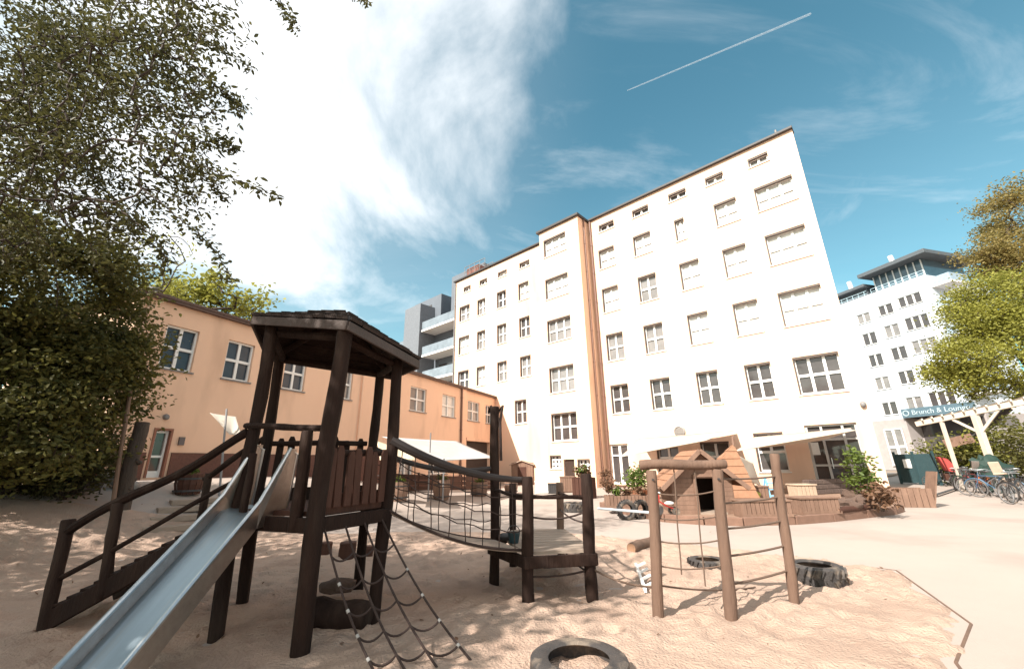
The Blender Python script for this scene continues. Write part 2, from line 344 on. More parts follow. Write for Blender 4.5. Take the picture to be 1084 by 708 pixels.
d = MB(); FM.box(d, gf[0][0]+.004, gf[0][0]+.1, .2, 2.71, -.22, -.14); FM.box(d, gf[0][1]-.1, gf[0][1]-.004, .2, 2.71, -.22, -.14)
mid = (gf[0][0]+gf[0][1])/2
for z in (.2, 1.95, 2.6): FM.box(d, gf[0][0]+.1, gf[0][1]-.1, z, z+.1, -.22, -.145)
for z0, z1 in ((.3, 1.95), (2.05, 2.6)): FM.box(d, mid-.09, mid+.09, z0, z1, -.22, -.15)
dd = d.build('double_door', WHITE, main); d = MB(); FM.box(d, gf[0][0]+.02, gf[0][1]-.02, .22, 2.7, -.28, -.225); d.build('pane', GDARK, dd)
# glazed entrance porch frame in the last bay
e0, e1, ez0, ez1 = gf[4]; d = MB(); LG = mat('light grey aluminium', (.52, .50, .48), .45)
for a in (e0+.004, e0+.62, e0+1.48, e1-.1): FM.box(d, a, a+.1, ez0, ez1-.004, -.22, -.12)
for b0, b1 in ((e0+.104, e0+.62), (e0+.72, e0+1.48), (e0+1.58, e1-.1)):
    for z in (ez0, 1.2, 2.42, ez1-.1): FM.box(d, b0, b1, z, z+.096, -.22, -.13)
ent = d.build('entrance', LG, main); d = MB(); FM.box(d, e0+.02, e1-.02, ez0+.02, ez1-.02, -.3, -.225); d.build('pane', GDARK, ent)
d = MB(); d.tube([FM.pt(e0+.82, 1.1, -.09), FM.pt(e0+.82, 1.6, -.09)], .02, 6); d.build('handle', STEEL, ent)
d = MB(); FM.box(d, e0+.1, e0+.42, 1.75, 2.35, -.118, -.1); d.build('notice', mat('white paper', (.8, .8, .78), .6), ent)
r = MB(); FM.box(r, -15.05, -.86, 20.3, 20.46, -.5, .2); FM.box(r, -32.1, -19.2, 20.35, 20.5, -1, .2); FT.box(r, -19.3, -15.06, 20.26, 20.46, -1.6, .2)
r.build('roof_edge', DKGREY, main, bevel=.02)
g = MB(); FM.box(g, -15, e0-.1, -.6, .12, .006, .05); g.build('plinth', BRICK, main)
FM.pipe(main, -14.95, .2, 20.2, BROWNM, .07, .12); FT.pipe(main, -15.12, .2, 20.2, BROWNM, .06, -.75); FM.pipe(main, -31.85, 7, 20.2, GREYM, .07)
v = MB(); c = FM.pt(-9.97, 3.3, .03); RV = np.stack([FM.t, v3(0, 0, 1), FM.m], 1)
v.lathe(c, [(.34, -.02), (.34, .05), (.27, .08), (.25, .03), (.0, .03)], 20, RV)
for z in (-.14, -.05, .05, .14): v.box(c+v3(0, 0, z)+FM.m*.05, (.44, .02, .03), FM.R)
v.build('air_vent', mat('grey vent metal', (.30, .27, .25), .5), main, True)
v = MB(); c = FM.pt(-1.05, 4.0, .1); v.blob(c, (.12, .12, .14), 2, .1); v.box(c-FM.m*.06, (.1, .1, .3), FM.R); v.build('wall_lamp', GREYM, main, True)
v = MB(); FM.box(v, -31.2, -29.3, 20.5, 22.0, -2.6, -.9); v.build('chimney', mat('chimney brick', (.22, .10, .08), .9), main)
v = MB()
for a in np.linspace(-31.2, -28.0, 5): v.tube([FM.pt(a, 20.5, -.6), FM.pt(a, 22.1, -.6)], .03, 6); v.tube([FM.pt(a, 20.5, -1.8), FM.pt(a, 22.1, -1.8)], .03, 6)
for z in (21.5, 22.1):
    for dd_ in (-.6, -1.8): v.tube([FM.pt(-31.2, z, dd_), FM.pt(-28, z, dd_)], .035, 6)
v.build('roof_railing', GREYM, main); v = MB()
v.tube([FM.pt(-19.3, 20.4, -.1), FM.pt(-19.3, 21.2, -.1)], .03, 6); v.blob(FM.pt(-19.3, 21.2, -.1), (.15, .15, .15), 3); v.tube([FM.pt(-1.7, 20.45, -.2), FM.pt(-1.7, 20.9, -.2)], .06, 6); v.build('roof_vent', GREYM, main)
# ---- the orange wing
FL = Fac(THL, 16.43); wing = root('orange_wing', 'low peach orange two-storey wing with white cross windows and brick plinth', 'building', FL.pt(18, 0)); ZT = 7.22
lw = [(7.44, 8.48), (9.55, 10.62), (12.1, 13.2), (15.0, 16.1), (20.95, 22.65), (24.55, 26.3), (28.1, 30.0), (31.1, 32.2)]
lwin = [(a, b, 4.86, 6.4, 2, 2, (GBLUE, GBLUE, GBLUE, GMID, GMID, GBLIND, GMID, GDARK)[i]) for i, (a, b) in enumerate(lw)]
lwin += [(17.6, 19.0, 1.1, 2.5, 2, 2, GDARK), (20.3, 21.6, .9, 2.6, 2, 2, GMID), (23.2, 25.4, 1.0, 2.6, 3, 2, GDARK)]
ldoor = (7.78, 8.34, 1.32, 2.88); arch = (28.0, 31.8, -.2, 3.3)
m = MB(); FL.wall(m, 6.54, 33.6, -.6, ZT, [w[:4] for w in lwin]+[ldoor, arch]); FL.body(m, 6.54, 33.6, -.6, ZT, 9); m.build('wall', PEACH, wing)
for w in lwin: FL.window(wing, *w, rec=.16, fw=.07, mw=.1, sill=GREYM)
m = MB(); FL.box(m, arch[0], arch[1], arch[2], arch[3], -.4, -.22); m.build('gateway', mat('dark gateway boards', (.045, .03, .025), .8), wing)
m = MB(); FL.box(m, 27.9, 31.9, 3.31, 3.55, .003, .12); FL.box(m, 27.2, 27.75, -.5, ZT-.05, .003, .1); m.build('lintel', PEACH, wing)
m = MB(); FL.box(m, 6.5, 7.70, -.6, 2.1, .004, .05); FL.box(m, 8.42, 20, -.6, 2.1, .004, .05); FL.box(m, 20, 27.1, -.6, .8, .004, .05); m.build('plinth', BRICK, wing)
m = MB(); FL.box(m, 6.3, 33.7, ZT, ZT+.1, -9, .22); FL.box(m, 6.3, 33.7, ZT-.09, ZT-.003, .03, .2); m.build('roof_edge', mat('brown roof edge', (.11, .06, .045), .6), wing, bevel=.015)
a0, a1, z0, z1 = ldoor; m = MB()
FL.box(m, a0+.003, a0+.07, z0, z1-.003, -.2, .03); FL.box(m, a1-.07, a1-.003, z0, z1-.003, -.2, .03); FL.box(m, a0+.07, a1-.07, z1-.07, z1-.003, -.2, .03)
door = m.build('door_frame', mat('brown door frame', (.26, .10, .06), .6), wing); m = MB()
FL.box(m, a0+.075, a0+.135, z0, z1-.075, -.17, -.1); FL.box(m, a1-.135, a1-.075, z0, z1-.075, -.17, -.1)
for z, h in ((z0, .2), (z0+.62, .07), (z1-.15, .07)): FL.box(m, a0+.135, a1-.135, z, z+h, -.17, -.105)
m.build('door', WHITE, door); m = MB(); FL.box(m, a0+.1, a1-.1, z0+.1, z1-.1, -.2, -.172); m.build('pane', GDARK, door)
m = MB(); m.lathe(FL.pt(8.02, 3.25, .02), [(.0, .1), (.07, .08), (.1, .02), (.1, -.02)], 12, np.stack([FL.t, v3(0, 0, 1), FL.m], 1)); m.build('lamp', GREYM, wing, True)
m = MB(); FL.box(m, 8.55, 8.72, 2.35, 2.62, .004, .07); m.build('letter_box', mat('grey letter box', (.12, .1, .1), .5), wing)
FL.pipe(wing, 16.75, .6, ZT-.1, PEACH, .05); FL.pipe(wing, 27.05, .6, ZT-.1, BROWNM, .07); FL.pipe(wing, 6.75, 1.4, ZT-.1, mat('pale zinc pipe', (.42, .27, .2), .5), .04)
m = MB(); p = FL.pt(7.0, ZT+.1, -.4); m.lathe(p, [(.16, 0), (.16, .22), (.22, .24), (.22, .3), (0, .34)], 12); m.build('roof_vent', GREYM, wing, True)
# ---- blue grey block of flats beyond the wing
FB = Fac(TH, 31); flats = root('apartment_block', 'modern blue grey apartment block with stacked glass balconies behind the orange wing', 'building', FB.pt(-42, 0))
BG = mat('blue grey cladding', (.13, .15, .18), .7, (.11, .125, .15), 1, .5); BGL = mat('pale grey panel', (.17, .185, .21), .6); PAR = glass('frosted balcony glass', (.26, .31, .36), .25)
def fb(px, py): return FB.inv(px, py)
aR = fb(480, 330)[0]+1.5; aL = fb(430, 340)[0]; aLL = fb(413, 350)[0]; zt = fb(446, 322)[1]
m = MB(); FB.box(m, aLL, aR+4, -1, fb(444, 352)[1], -14, -2.3); m.build('wall', BG, flats)
m = MB(); p0 = fb(426, 318); p1 = fb(454, 306); FB.box(m, p0[0], p1[0], fb(440, 352)[1]+.003, p1[1], -9, -2.2); FB.box(m, p1[0]+.002, aR-2, fb(440, 352)[1]+.003, p1[1]-2.2, -9, -5); m.build('penthouse', BG, flats)
q0 = fb(472, 300); m = MB(); FB.box(m, q0[0], aR+3, fb(440, 352)[1]+.003, q0[1]+1.2, -8, -1.0); m.build('stair_core', BG, flats)
m = MB(); FB.box(m, fb(430, 340)[0], fb(446, 340)[0], -1, zt, -2.29, .25); m.build('party_panel', BGL, flats)
for i, (py, py2) in enumerate(((350.7, 338), (377.7, 366), (404, 394), (431, 423))):
    z = (fb(444, py)[1]+fb(476, py2)[1])/2; x0 = fb(446, py)[0]+.003
    for b0, b1, dz, dd_ in ((x0, aR+2, 0, 0), (aLL, fb(430, 340)[0]-.003, -1.4 if i == 0 else -1.4, -.6)):
        m = MB(); FB.box(m, b0, b1, z+dz-.25, z+dz, -2.29, dd_); sl = m.build('balcony', WHITE, flats)
        m = MB(); FB.box(m, b0+.03, b1-.03, z+dz+.003, z+dz+1.15, dd_-.1, dd_-.05); m.build('parapet', PAR, sl)
        m = MB(); FB.box(m, b0+.6, b1-.6, z+dz+.1, z+dz+2.3, -2.29, -2.24); m.build('balcony_door', GDARK, sl)
for t in (.28, .62):
    m = MB(); a = p0[0]+(p1[0]-p0[0])*t; FB.box(m, a-.35, a+.35, p1[1]-3.2, p1[1]-1.1, -2.2, -2.15); m.build('window', GDARK, flats)
m = MB(); FB.box(m, p1[0]+.6, aR-3, p1[1]-5.4, p1[1]-3, -5, -4.95); m.build('window', GDARK, flats)
# ---- white corner house at the right
FR = Fac(1.3, 63.15); cor = root('corner_house', 'white corner house with dark flat overhanging roof and shop sign across the street', 'building', FR.pt(-36, 0))
zb = 6.55; cols = [(-40.9, -39.1, 2), (-38.0, -36.2, 2), (-35.5, -32.9, 3)]; rz = [(7.2, 8.9), (10.6, 12.3), (13.8, 15.5), (16.9, 18.6), (20.1, 21.5)]
hw = [(a, b, z0+.25*(i-1), z1+.25*(i-1), n, 1, (GDARK, GMID, GDARK)[(j+i) % 3]) for j, (z0, z1) in enumerate(rz) for i, (a, b, n) in enumerate(cols)]
m = MB(); a0, a1 = -44, -31.9; FR.wall(m, a0, a1, zb-.2, 23.6, [w[:4] for w in hw]); FR.body(m, a0, a1, zb-.2, 23.6, 12); m.build('wall', mat('cool white plaster', (.60, .66, .72), .9, (.55, .61, .67), 1, .6, .2, 100), cor)
for w in hw: FR.window(cor, *w, rec=.15, fw=.09, mw=.2, sill=GREYM)
m = MB(); FR.box(m, a0, -38.6, 0, zb-.2, -12, -.02); FR.box(m, -38.6, a1, 0, zb-.2, -12, -2.2); m.build('ground_floor', mat('grey stone base', (.40, .36, .35), .9, (.33, .29, .28), 2, .6), cor)
FR.window(cor, -41.4, -39.2, .6, 5.2, 2, 2, GMID, rec=-.1, fw=.15, mw=.3, name='shop_window'); m = MB(); FR.box(m, -38.4, a1-.2, .1, zb-.6, -2.19, -2.1); m.build('shop_front', GDARK, cor)
m = MB(); BLUE = mat('blue grey sign board', (.10, .16, .20), .5, (.085, .135, .17)); FR.box(m, -38.6, -31.4, zb-.15, zb+.95, .01, .35); sg = m.build('sign_board', BLUE, cor)
cu = bpy.data.curves.new('sign_lettering', 'FONT'); cu.body = 'Brunch & Lounge'; cu.size = .82; cu.extrude = .02; cu.align_x = 'CENTER'; cu.align_y = 'CENTER'
cu.materials.append(mat('pale sign lettering', (.5, .6, .65), .5)); t0_ = bpy.data.objects.new('sign_text', cu); me_ = bpy.data.meshes.new_from_object(t0_); bpy.data.objects.remove(t0_); to = bpy.data.objects.new('sign_lettering', me_); COL.objects.link(to); to.parent = sg
from mathutils import Matrix
pp = FR.pt(-34.6, zb+.38, .38)-np.array(cor.location); RT = np.stack([FR.t, v3(0, 0, 1), FR.m], 1)
to.matrix_local = Matrix([[*RT[0], pp[0]], [*RT[1], pp[1]], [*RT[2], pp[2]], [0, 0, 0, 1]])
m = MB(); m.lathe(FR.pt(-38.1, zb+.4, .36), [(.36, 0), (.36, .04), (.26, .04), (.26, 0)], 16, RT); m.build('sign_emblem', MATS['pale sign lettering'], sg)
PENT = glass('penthouse glazing', (.10, .16, .20), .08); DKB = mat('slate roof', (.10, .115, .13), .6)
m = MB(); FR.box(m, -38.2, -32.3, 23.6, 26.2, -9, -1.2); pen = m.build('penthouse', PENT, cor); m = MB()
for a in np.linspace(-38.1, -32.4, 8): FR.box(m, a-.06, a+.06, 23.62, 26.1, -1.19, -1.1)
m.build('mullion', WHITE, pen); m = MB(); FR.box(m, -39, -30.9, 26.2, 26.75, -10, .5); m.build('roof', DKB, cor, bevel=.05)
m = MB(); FR.box(m, -44, -39.2, 23.6, 25.0, -9, -1); FR.box(m, -44.3, -38.9, 25, 25.45, -9.5, -.1); m.build('upper_roof', DKB, cor, bevel=.05)
m = MB()
for b0, b1 in ((-38.3, -31.95), (-44, -38.9)):
    for z in (23.9, 24.3): FR.box(m, b0, b1, z, z+.05, -.3, -.25)
    for a in np.arange(b0, b1, .8): FR.box(m, a, a+.05, 23.6, 24.3, -.24, -.2)
m.build('roof_railing', mat('pale blue railing', (.45, .60, .68), .5), cor)
for a, z in ((-42.3, 25.4), (-36.2, 26.7)):
    m = MB(); m.tube([FR.pt(a, z, -3), FR.pt(a-.2, z+2.2, -3)], .32, 10); m.build('flue', mat('pale flue', (.7, .72, .74), .4), cor, True)
BAYM = mat('bay blue panel', (.36, .46, .55), .5)
for z in (8.5, 12, 15.5, 19, 22):                                  # the corner bay with balconies
    m = MB(); m.box(FR.pt(-30.9, z, -2.2), (2.0, 3.2, .25), FR.R); b = m.build('corner_balcony', PLWHITE, cor); m = MB()
    m.box(FR.pt(-30.9, z+.62, -.62), (2.0, .06, .95), FR.R); m.box(FR.pt(-29.93, z+.62, -2.25), (.06, 3.1, .95), FR.R); m.build('parapet', BAYM, b)
# ------------------------------------------------------------------ ground
def grid(name, x0, x1, y0, y1, step, zf, m, smooth=True):
    xs = np.arange(x0, x1+step/2, step); ys = np.arange(y0, y1+step/2, step); X, Yy = np.meshgrid(xs, ys); Z = zf(X, Yy)
    nx, ny = len(xs), len(ys); i = np.arange((ny-1)*nx).reshape(ny-1, nx)[:, :-1].ravel()
    o = npmesh(name, np.stack([X, Yy, Z], -1).reshape(-1, 3), np.stack([i, i+1, i+nx+1, i+nx], 1), m, smooth=smooth); return o
DIRT = mat('packed earth', (.30, .23, .18), .95, (.20, .15, .115), .6, .8, .5, 25)
PAVE = mat('pale concrete yard', (.39, .325, .285), .9, (.335, .275, .24), .55, .8, .3, 60, dirt=((.27, .21, .18), .45, .75))
SAND = mat('playground sand', (.445, .322, .25), .95, (.35, .24, .182), 1.3, .8, 1.5, 38, dirt=((.25, .162, .12), 1.1, .65))
m = MB(); N_ = 60; R_ = 900.
xs = np.concatenate([[-900, -400, -150, -80], np.arange(-50, 51, 1.), [80, 150, 400, 900]]); X, Yy = np.meshgrid(xs, xs); nx = len(xs)
i = np.arange((nx-1)*nx).reshape(nx-1, nx)[:, :-1].ravel(); far = 1-ss((np.hypot(X, Yy)-45)/30)
tag(npmesh('ground', np.stack([X, Yy, hz(X, Yy)*far-.05], -1).reshape(-1, 3), np.stack([i, i+1, i+nx+1, i+nx], 1), DIRT, smooth=True), kind='structure')
tag(grid('pavement', -13, 45, -8, 48, .5, lambda X, Y_: hz(X, Y_)-.002, PAVE), kind='structure')
POLY = np.array([(2.6, -5), (3.0, 3.0), (3.45, 3.85), (4.42, 4.66), (5.5, 6.7), G(842, 590)[:2], G(690, 572)[:2], G(560, 560)[:2], G(430, 547)[:2], (-7.2, 10.6), (-9.6, 9.8), (-13.6, 7), (-13.6, -5)], float)
def sdist(X, Yy):
    P = np.stack([X.ravel(), Yy.ravel()], 1); dm = np.full(len(P), 1e9); ins = np.zeros(len(P), bool)
    for k in range(len(POLY)):
        a, b = POLY[k], POLY[(k+1) % len(POLY)]; ab = b-a; t = np.clip(((P-a)@ab)/(ab@ab), 0, 1); dm = np.minimum(dm, np.hypot(*(P-a-t[:, None]*ab).T))
        c = (a[1] > P[:, 1]) != (b[1] > P[:, 1]); ins ^= c & (P[:, 0] < (b[0]-a[0])*(P[:, 1]-a[1])/(b[1]-a[1]+1e-12)+a[0])
    return np.where(ins, dm, -dm).reshape(X.shape)
def fbm(X, Yy, sc, oct_=3, seed=0):
    out = np.empty(X.size); xs_, ys_ = X.ravel()*sc, Yy.ravel()*sc
    for k in range(X.size): out[k] = noise.fractal((xs_[k], ys_[k], seed), 1., 2., oct_)
    return out.reshape(X.shape)
def sandz(X, Yy, foot=True):
    sd = sdist(X, Yy); big = fbm(X, Yy, .55, 3, 3.)*.03; small = fbm(X, Yy, 5., 3, 9.)*.008
    z = big+small+.03
    if foot:
        rg = np.random.default_rng(3); n = 2600; fx = rg.uniform(-9, 5.5, n); fy = rg.uniform(1.2, 10, n); fr = rg.uniform(.05, .11, n); fd = rg.uniform(.008, .027, n); fa = rg.uniform(0, 3.14, n)
        x0, y0 = X[0, 0], Yy[0, 0]; st = X[0, 1]-X[0, 0]
        for k in range(n):
            w = int(.4/st); ci, cj = int((fy[k]-y0)/st), int((fx[k]-x0)/st); a, b, c, d_ = max(ci-w, 0), ci+w, max(cj-w, 0), cj+w
            if a >= X.shape[0] or c >= X.shape[1] or b < 0 or d_ < 0: continue
            sx, sy = X[a:b, c:d_]-fx[k], Yy[a:b, c:d_]-fy[k]; u = sx*math.cos(fa[k])+sy*math.sin(fa[k]); v = -sx*math.sin(fa[k])+sy*math.cos(fa[k])
            q = (u*u/(1.9**2)+v*v)/(fr[k]**2); z[a:b, c:d_] += fd[k]*(-np.exp(-q*1.6)+.55*np.exp(-(np.sqrt(q)-1.35)**2*5))
    edge = ss((sd+.18+.12*fbm(X, Yy, 2., 2, 5.))/.4)
    return hz(X, Yy)+np.where(sd > .3, z, z*edge-.09*(1-edge))
tag(grid('sand', -9.2, 6.2, .6, 10.8, .04, sandz, SAND), kind='structure')
tag(grid('sand_bank', -14, -9.24, -5, 11.6, .12, lambda X, Y_: sandz(X, Y_, False), SAND), kind='structure')
tag(grid('sand_apron', -9.2, 4, -5, .56, .12, lambda X, Y_: sandz(X, Y_, False), SAND), kind='structure')
def sz(x, y): return float(hz(x, y))+.02
e = root('sandpit_edging', 'low weathered timber edging half buried along the right rim of the sand', 'edging', (4.4, 4.6, 0))
for (a, b) in (((3.1, 3.35), (3.47, 3.9)), ((3.47, 3.9), (4.42, 4.68)), ((4.42, 4.68), (5.5, 6.72)), ((5.5, 6.72), tuple(G(905, 598)[:2]))):
    t = MB(); t.beam((*a, -.036), (*b, -.034), .028, .08); t.build('board', LOGW, e, bevel=.01)
# planting island in front of the building
KP = [G(636, 537), G(668, 545.5), G(704, 552), G(745, 555), G(786, 556), G(840, 554.5), G(880, 551.5), G(915, 547.5), G(945, 544), G(954, 541)]
BED = mat('bark mulch bed', (.33, .215, .15), .95, (.22, .13, .09), 5, .8, .8, 40)
back = [FM.pt(-2.2, 0, .3), FM.pt(-13, 0, .3)]
m = MB(); P = [v3(p[0], p[1], .165) for p in KP]+[v3(b[0], b[1], .165) for b in back]; m.slab(P, .2); tag(m.build('planting_bed', BED), kind='structure')
m = MB()
for k in range(len(KP)-1):
    a, b = KP[k], KP[k+1]; L_ = np.linalg.norm(b-a); nseg = max(1, int(L_/.8))
    for j in range(nseg): m.beam(a+(b-a)*(j/nseg)+v3(0, -.06, .09)+(b-a)/L_*.008, a+(b-a)*((j+1)/nseg)+v3(0, -.06, .09)-(b-a)/L_*.008, .11, .21)
tag(m.build('kerb', mat('stone kerb', (.24, .135, .095), .9, (.15, .085, .06), 5, .6, .5, 40), bevel=.015), kind='structure')
# wooden steps and the paved landing of the orange wing
c = Gh(200, 548); print('steps', c)
st = root('timber_steps', 'weathered sleeper steps climbing the bank to the landing of the orange wing', 'steps', c)
for k, (px0, px1, py) in enumerate(((150, 232, 562), (158, 238, 551), (166, 244, 541), (180, 250, 533))):
    a, b = Gh(px0, py), Gh(px1, py); z = (a[2]+b[2])/2+.07; a[2] = b[2] = z
    t = MB(); t.beam(a, b, .3, .13); t.build('tread', GREYW, st, bevel=.015)
# ------------------------------------------------------------------ play tower
p1, p2, t3, t4, t5 = v3(-1.87, 4.16, 0), v3(-2.85, 4.57, 0), v3(-3.25, 5.6, 0), v3(-1.48, 4.94, 0), v3(-2.05, 6.05, 0)
Z = lambda p, z: v3(p[0], p[1], z)
RC = [v3(-1.67, 3.95, 2.97), v3(-3.09, 4.60, 3.28), v3(-3.47, 5.65, 3.10), v3(-1.86, 6.25, 2.92), v3(-1.17, 5.0, 2.80)]   # eave corners
APX = v3(-2.2, 5.1, 3.50)
tower = root('play_tower', 'dark wooden play tower with shingled roof, railings and log posts on the sand', 'play tower', (-2.3, 5.05, 0))
for i, (p, c) in enumerate(((p1, RC[0]), (p2, RC[1]), (t3, RC[2]), (t5, RC[3]), (t4, RC[4]))):
    inn = unit(v3(-2.3, 5.05, 0)-Z(c, 0)); q = c+inn*.22+v3(0, 0, .02); q = Z(c, c[2])+inn*.13 if i == 0 else v3(.55*q[0]+.45*p[0], .55*q[1]+.45*p[1], q[2])
    m = MB(); m.log(Z(p, -.3), q, (.083, .072, .07, .065, .07)[i], .03, seed=i, k=12); m.build('post', WOOD, tower, True)
m = MB()                                                           # shingle courses
for i in range(5):
    a, b = RC[i], RC[(i+1) % 5]; n = unit(np.cross(b-a, APX-a)); n = n if n[2] > 0 else -n; K = 7
    for k in range(K):
        t0, t1 = k/K, min(1, (k+1.25)/K); A0, B0, A1, B1 = a+(APX-a)*t0, b+(APX-b)*t0, a+(APX-a)*t1, b+(APX-b)*t1
        w = np.linalg.norm(B0-A0); cnt = max(1, int(w/.16))
        for j in range(cnt):
            u0, u1 = (j+.02)/cnt, (j+.98)/cnt; lift = .042+.016*random.random(); dz = random.uniform(-.012, .012)
            q = [A0+(B0-A0)*u0+n*lift-unit(APX-a)*dz, A0+(B0-A0)*u1+n*lift-unit(APX-a)*dz, A1+(B1-A1)*u1+n*.006, A1+(B1-A1)*u0+n*.006]
            m.slab(q, .03, n)
rf = m.build('roof', SHING, tower); m = MB(); cen = v3(-2.3, 5.1, 0)
for i in range(5):
    a, b = RC[i], RC[(i+1) % 5]; n = unit(np.cross(b-a, APX-a)); n = n if n[2] > 0 else -n; K = 6
    for k in range(K):
        t0, t1 = k/K+.008, (k+1)/K-.008; m.slab([a+(APX-a)*t0-n*.012, b+(APX-b)*t0-n*.012, b+(APX-b)*t1-n*.012, a+(APX-a)*t1-n*.012], .02, n)
m.build('roof_boards', WOOD, rf); m = MB()
for i in range(5):
    a, b = RC[i], RC[(i+1) % 5]; m.beam(a+(b-a)*.005-v3(0, 0, .05), b-(b-a)*.005-v3(0, 0, .05), .03, .1)
m.build('fascia', mat('grey brown fascia', (.085, .06, .052), .7, (.05, .035, .03), 6, .6, .4, 40), rf, bevel=.006); m = MB()
for c in RC: m.log(c+(APX-c)*.08-v3(0, 0, .085), APX-v3(0, 0, .09), .04, .01, 8)
for a, b in ((0, 1), (1, 2), (2, 3), (3, 4), (4, 0)): m.log(RC[a]+(cen+v3(0, 0, 3)-RC[a])*.25-v3(0, 0, .1), RC[b]+(cen+v3(0, 0, 3)-RC[b])*.25-v3(0, 0, .1), .045, .01, 8)
m.build('rafter', WOOD, rf, True)
ring = [p1, p2, t3, t5, t4]; mid = sum(ring)/5; inset = [mid+(p-mid)*.97 for p in ring]
m = MB(); dirx = unit(p2-p1); diry = v3(-dirx[1], dirx[0], 0); diry = diry if diry[1] > 0 else -diry
m.slab([Z(p, 1.15) for p in inset[::-1]], .045); m.build('deck', WOOD2, tower)
for i in range(5):
    a, b = ring[i], ring[(i+1) % 5]; d = unit(b-a); o_ = unit((a+b)/2-mid)*.05; m = MB(); m.beam(Z(a, 1.04)-d*.05+o_, Z(b, 1.04)+d*.05+o_, .06, .13); m.build('edge_beam', WOOD, tower, bevel=.008)
def railing(a, b, z0, z1, zl, n, m_, seed=0, w=.085):
    lg = MB(); lg.log(Z(a, zl), Z(b, zl), .035, .01, 8, seed=seed); lg.build('handrail', WOOD, tower, True)
    bb = MB(); bb.beam(Z(a, z0+.09), Z(b, z0+.09), .03, .19); bb.build('kick_board', m_, tower, bevel=.006)
    for k in range(n):
        t = (k+.7)/(n+.4); p = a+(b-a)*t; o_ = unit(p-mid)*.045; s_ = MB(); R_ = np.stack([unit(b-a), np.cross(v3(0, 0, 1), unit(b-a)), v3(0, 0, 1)], 1); h = z1+.03*math.sin(k*2.1)
        pts = [(-w/2, z0+.06), (w/2, z0+.06), (w/2, h-.05), (w*.25, h), (-w*.25, h), (-w/2, h-.05)]; tilt = .03*math.sin(k*3.3+seed)
        s_.slab([Z(p+o_+unit(b-a)*(x+tilt*(zz-z0)), zz) for x, zz in pts], .022, R_[:, 1]); s_.build('slat', m_, tower)
railing(p1+(t4-p1)*.03, p1+(t4-p1)*.97, 1.12, 1.73, 1.69, 7, WOOD2, 1)
railing(t3+(t5-t3)*.03, t3+(t5-t3)*.97, 1.12, 1.93, 1.86, 7, WOOD, 2)
m = MB(); m.log(Z(p2, 2.0)-unit(p1-p2)*.12, Z(p1, 1.92), .034, .01, 8, seed=8); m.build('crossbar', WOOD, tower, True)
for t in (.14, .83):
    p = p2+(p1-p2)*t+v3(-.02, -.04, 0); m = MB(); m.log(Z(p, .98), Z(p, 1.9 if t > .5 else 1.7), .062 if t > .5 else .04, .006, seed=int(t*9)); m.build('stub_post', WOOD, tower, True)
# slide
Lb, Rb, dS = v3(-2.92, 4.40, 1.30), v3(-2.44, 4.22, 1.24), v3(-.05, -1, -.78)
sl = root('metal_slide', 'scratched stainless steel slide with high side cheeks running down from the tower', 'slide', (-2.7, 3.2, 0))
Lt, Rt = Lb+v3(.10, .34, .50), Rb+v3(.12, .30, .50); END = 1.72
def bedp(t, side): return (Lb if side < 0 else Rb)+dS*t+v3(0, 0, -.16)
m = MB(); rows = []; nb = 9
for t in [-.42, -.2, 0, .25, .5, .75, 1., 1.2, 1.35, 1.5, 1.72]:
    a, b = bedp(max(t, 0), -1), bedp(max(t, 0), 1)
    if t < 0: a, b = a+v3(.03, -t, .02), b+v3(.03, -t, .02)
    if t > 1.3: k = (t-1.3); a = a+v3(0, 0, .78*k*.9); b = b+v3(0, 0, .78*k*.9)
    rows.append([a+(b-a)*(j/(nb-1))+v3(0, 0, .02*((2*j/(nb-1)-1)**2)) for j in range(nb)])
V = [p for r_ in rows for p in r_]; m.add(V, [(i*nb+j, (i+1)*nb+j, (i+1)*nb+j+1, i*nb+j+1) for i in range(len(rows)-1) for j in range(nb-1)])
o = m.build('bed', BEDM, sl, True); so = o.modifiers.new('solid', 'SOLIDIFY'); so.thickness = .012
for side, (bb, tt) in ((-1, (Lb, Lt)), (1, (Rb, Rt))):
    x = unit(Rb-Lb)*side*.012; upper = [tt+v3(0, .02, 0), tt+v3(0, -.1, .0), bb]; lower = [bedp(0, side)+v3(.03, .42, .02)+v3(0, 0, -.05), bedp(0, side)+v3(.03, .3, -.05), bedp(0, side)+v3(0, 0, -.07)]
    for t in (.5, 1., 1.3, 1.72):
        k = max(0, t-1.3); upper.append(bb+dS*t+v3(0, 0, .7*k)); lower.append(bedp(t, side)+v3(0, 0, -.07+.7*k))
    m = MB()
    for k in range(len(upper)-1):
        q = [upper[k], upper[k+1], lower[k+1], lower[k]]; m.slab([p+x for p in q], .02, x)
    ch = m.build('side_cheek', STEELS, sl); m = MB(); m.tube([lower[0]+v3(0, .02, .05), upper[0]+v3(0, .02, -.05)]+[p+v3(0, 0, .0) for p in upper[1:]], .02, 8); m.build('rim', STEEL, ch, True)
m = MB(); m.beam(bedp(1.55, -1)+v3(0, 0, -.12), bedp(1.55, 1)+v3(0, 0, -.12), .06, .2); m.build('foot', STEELS, sl)
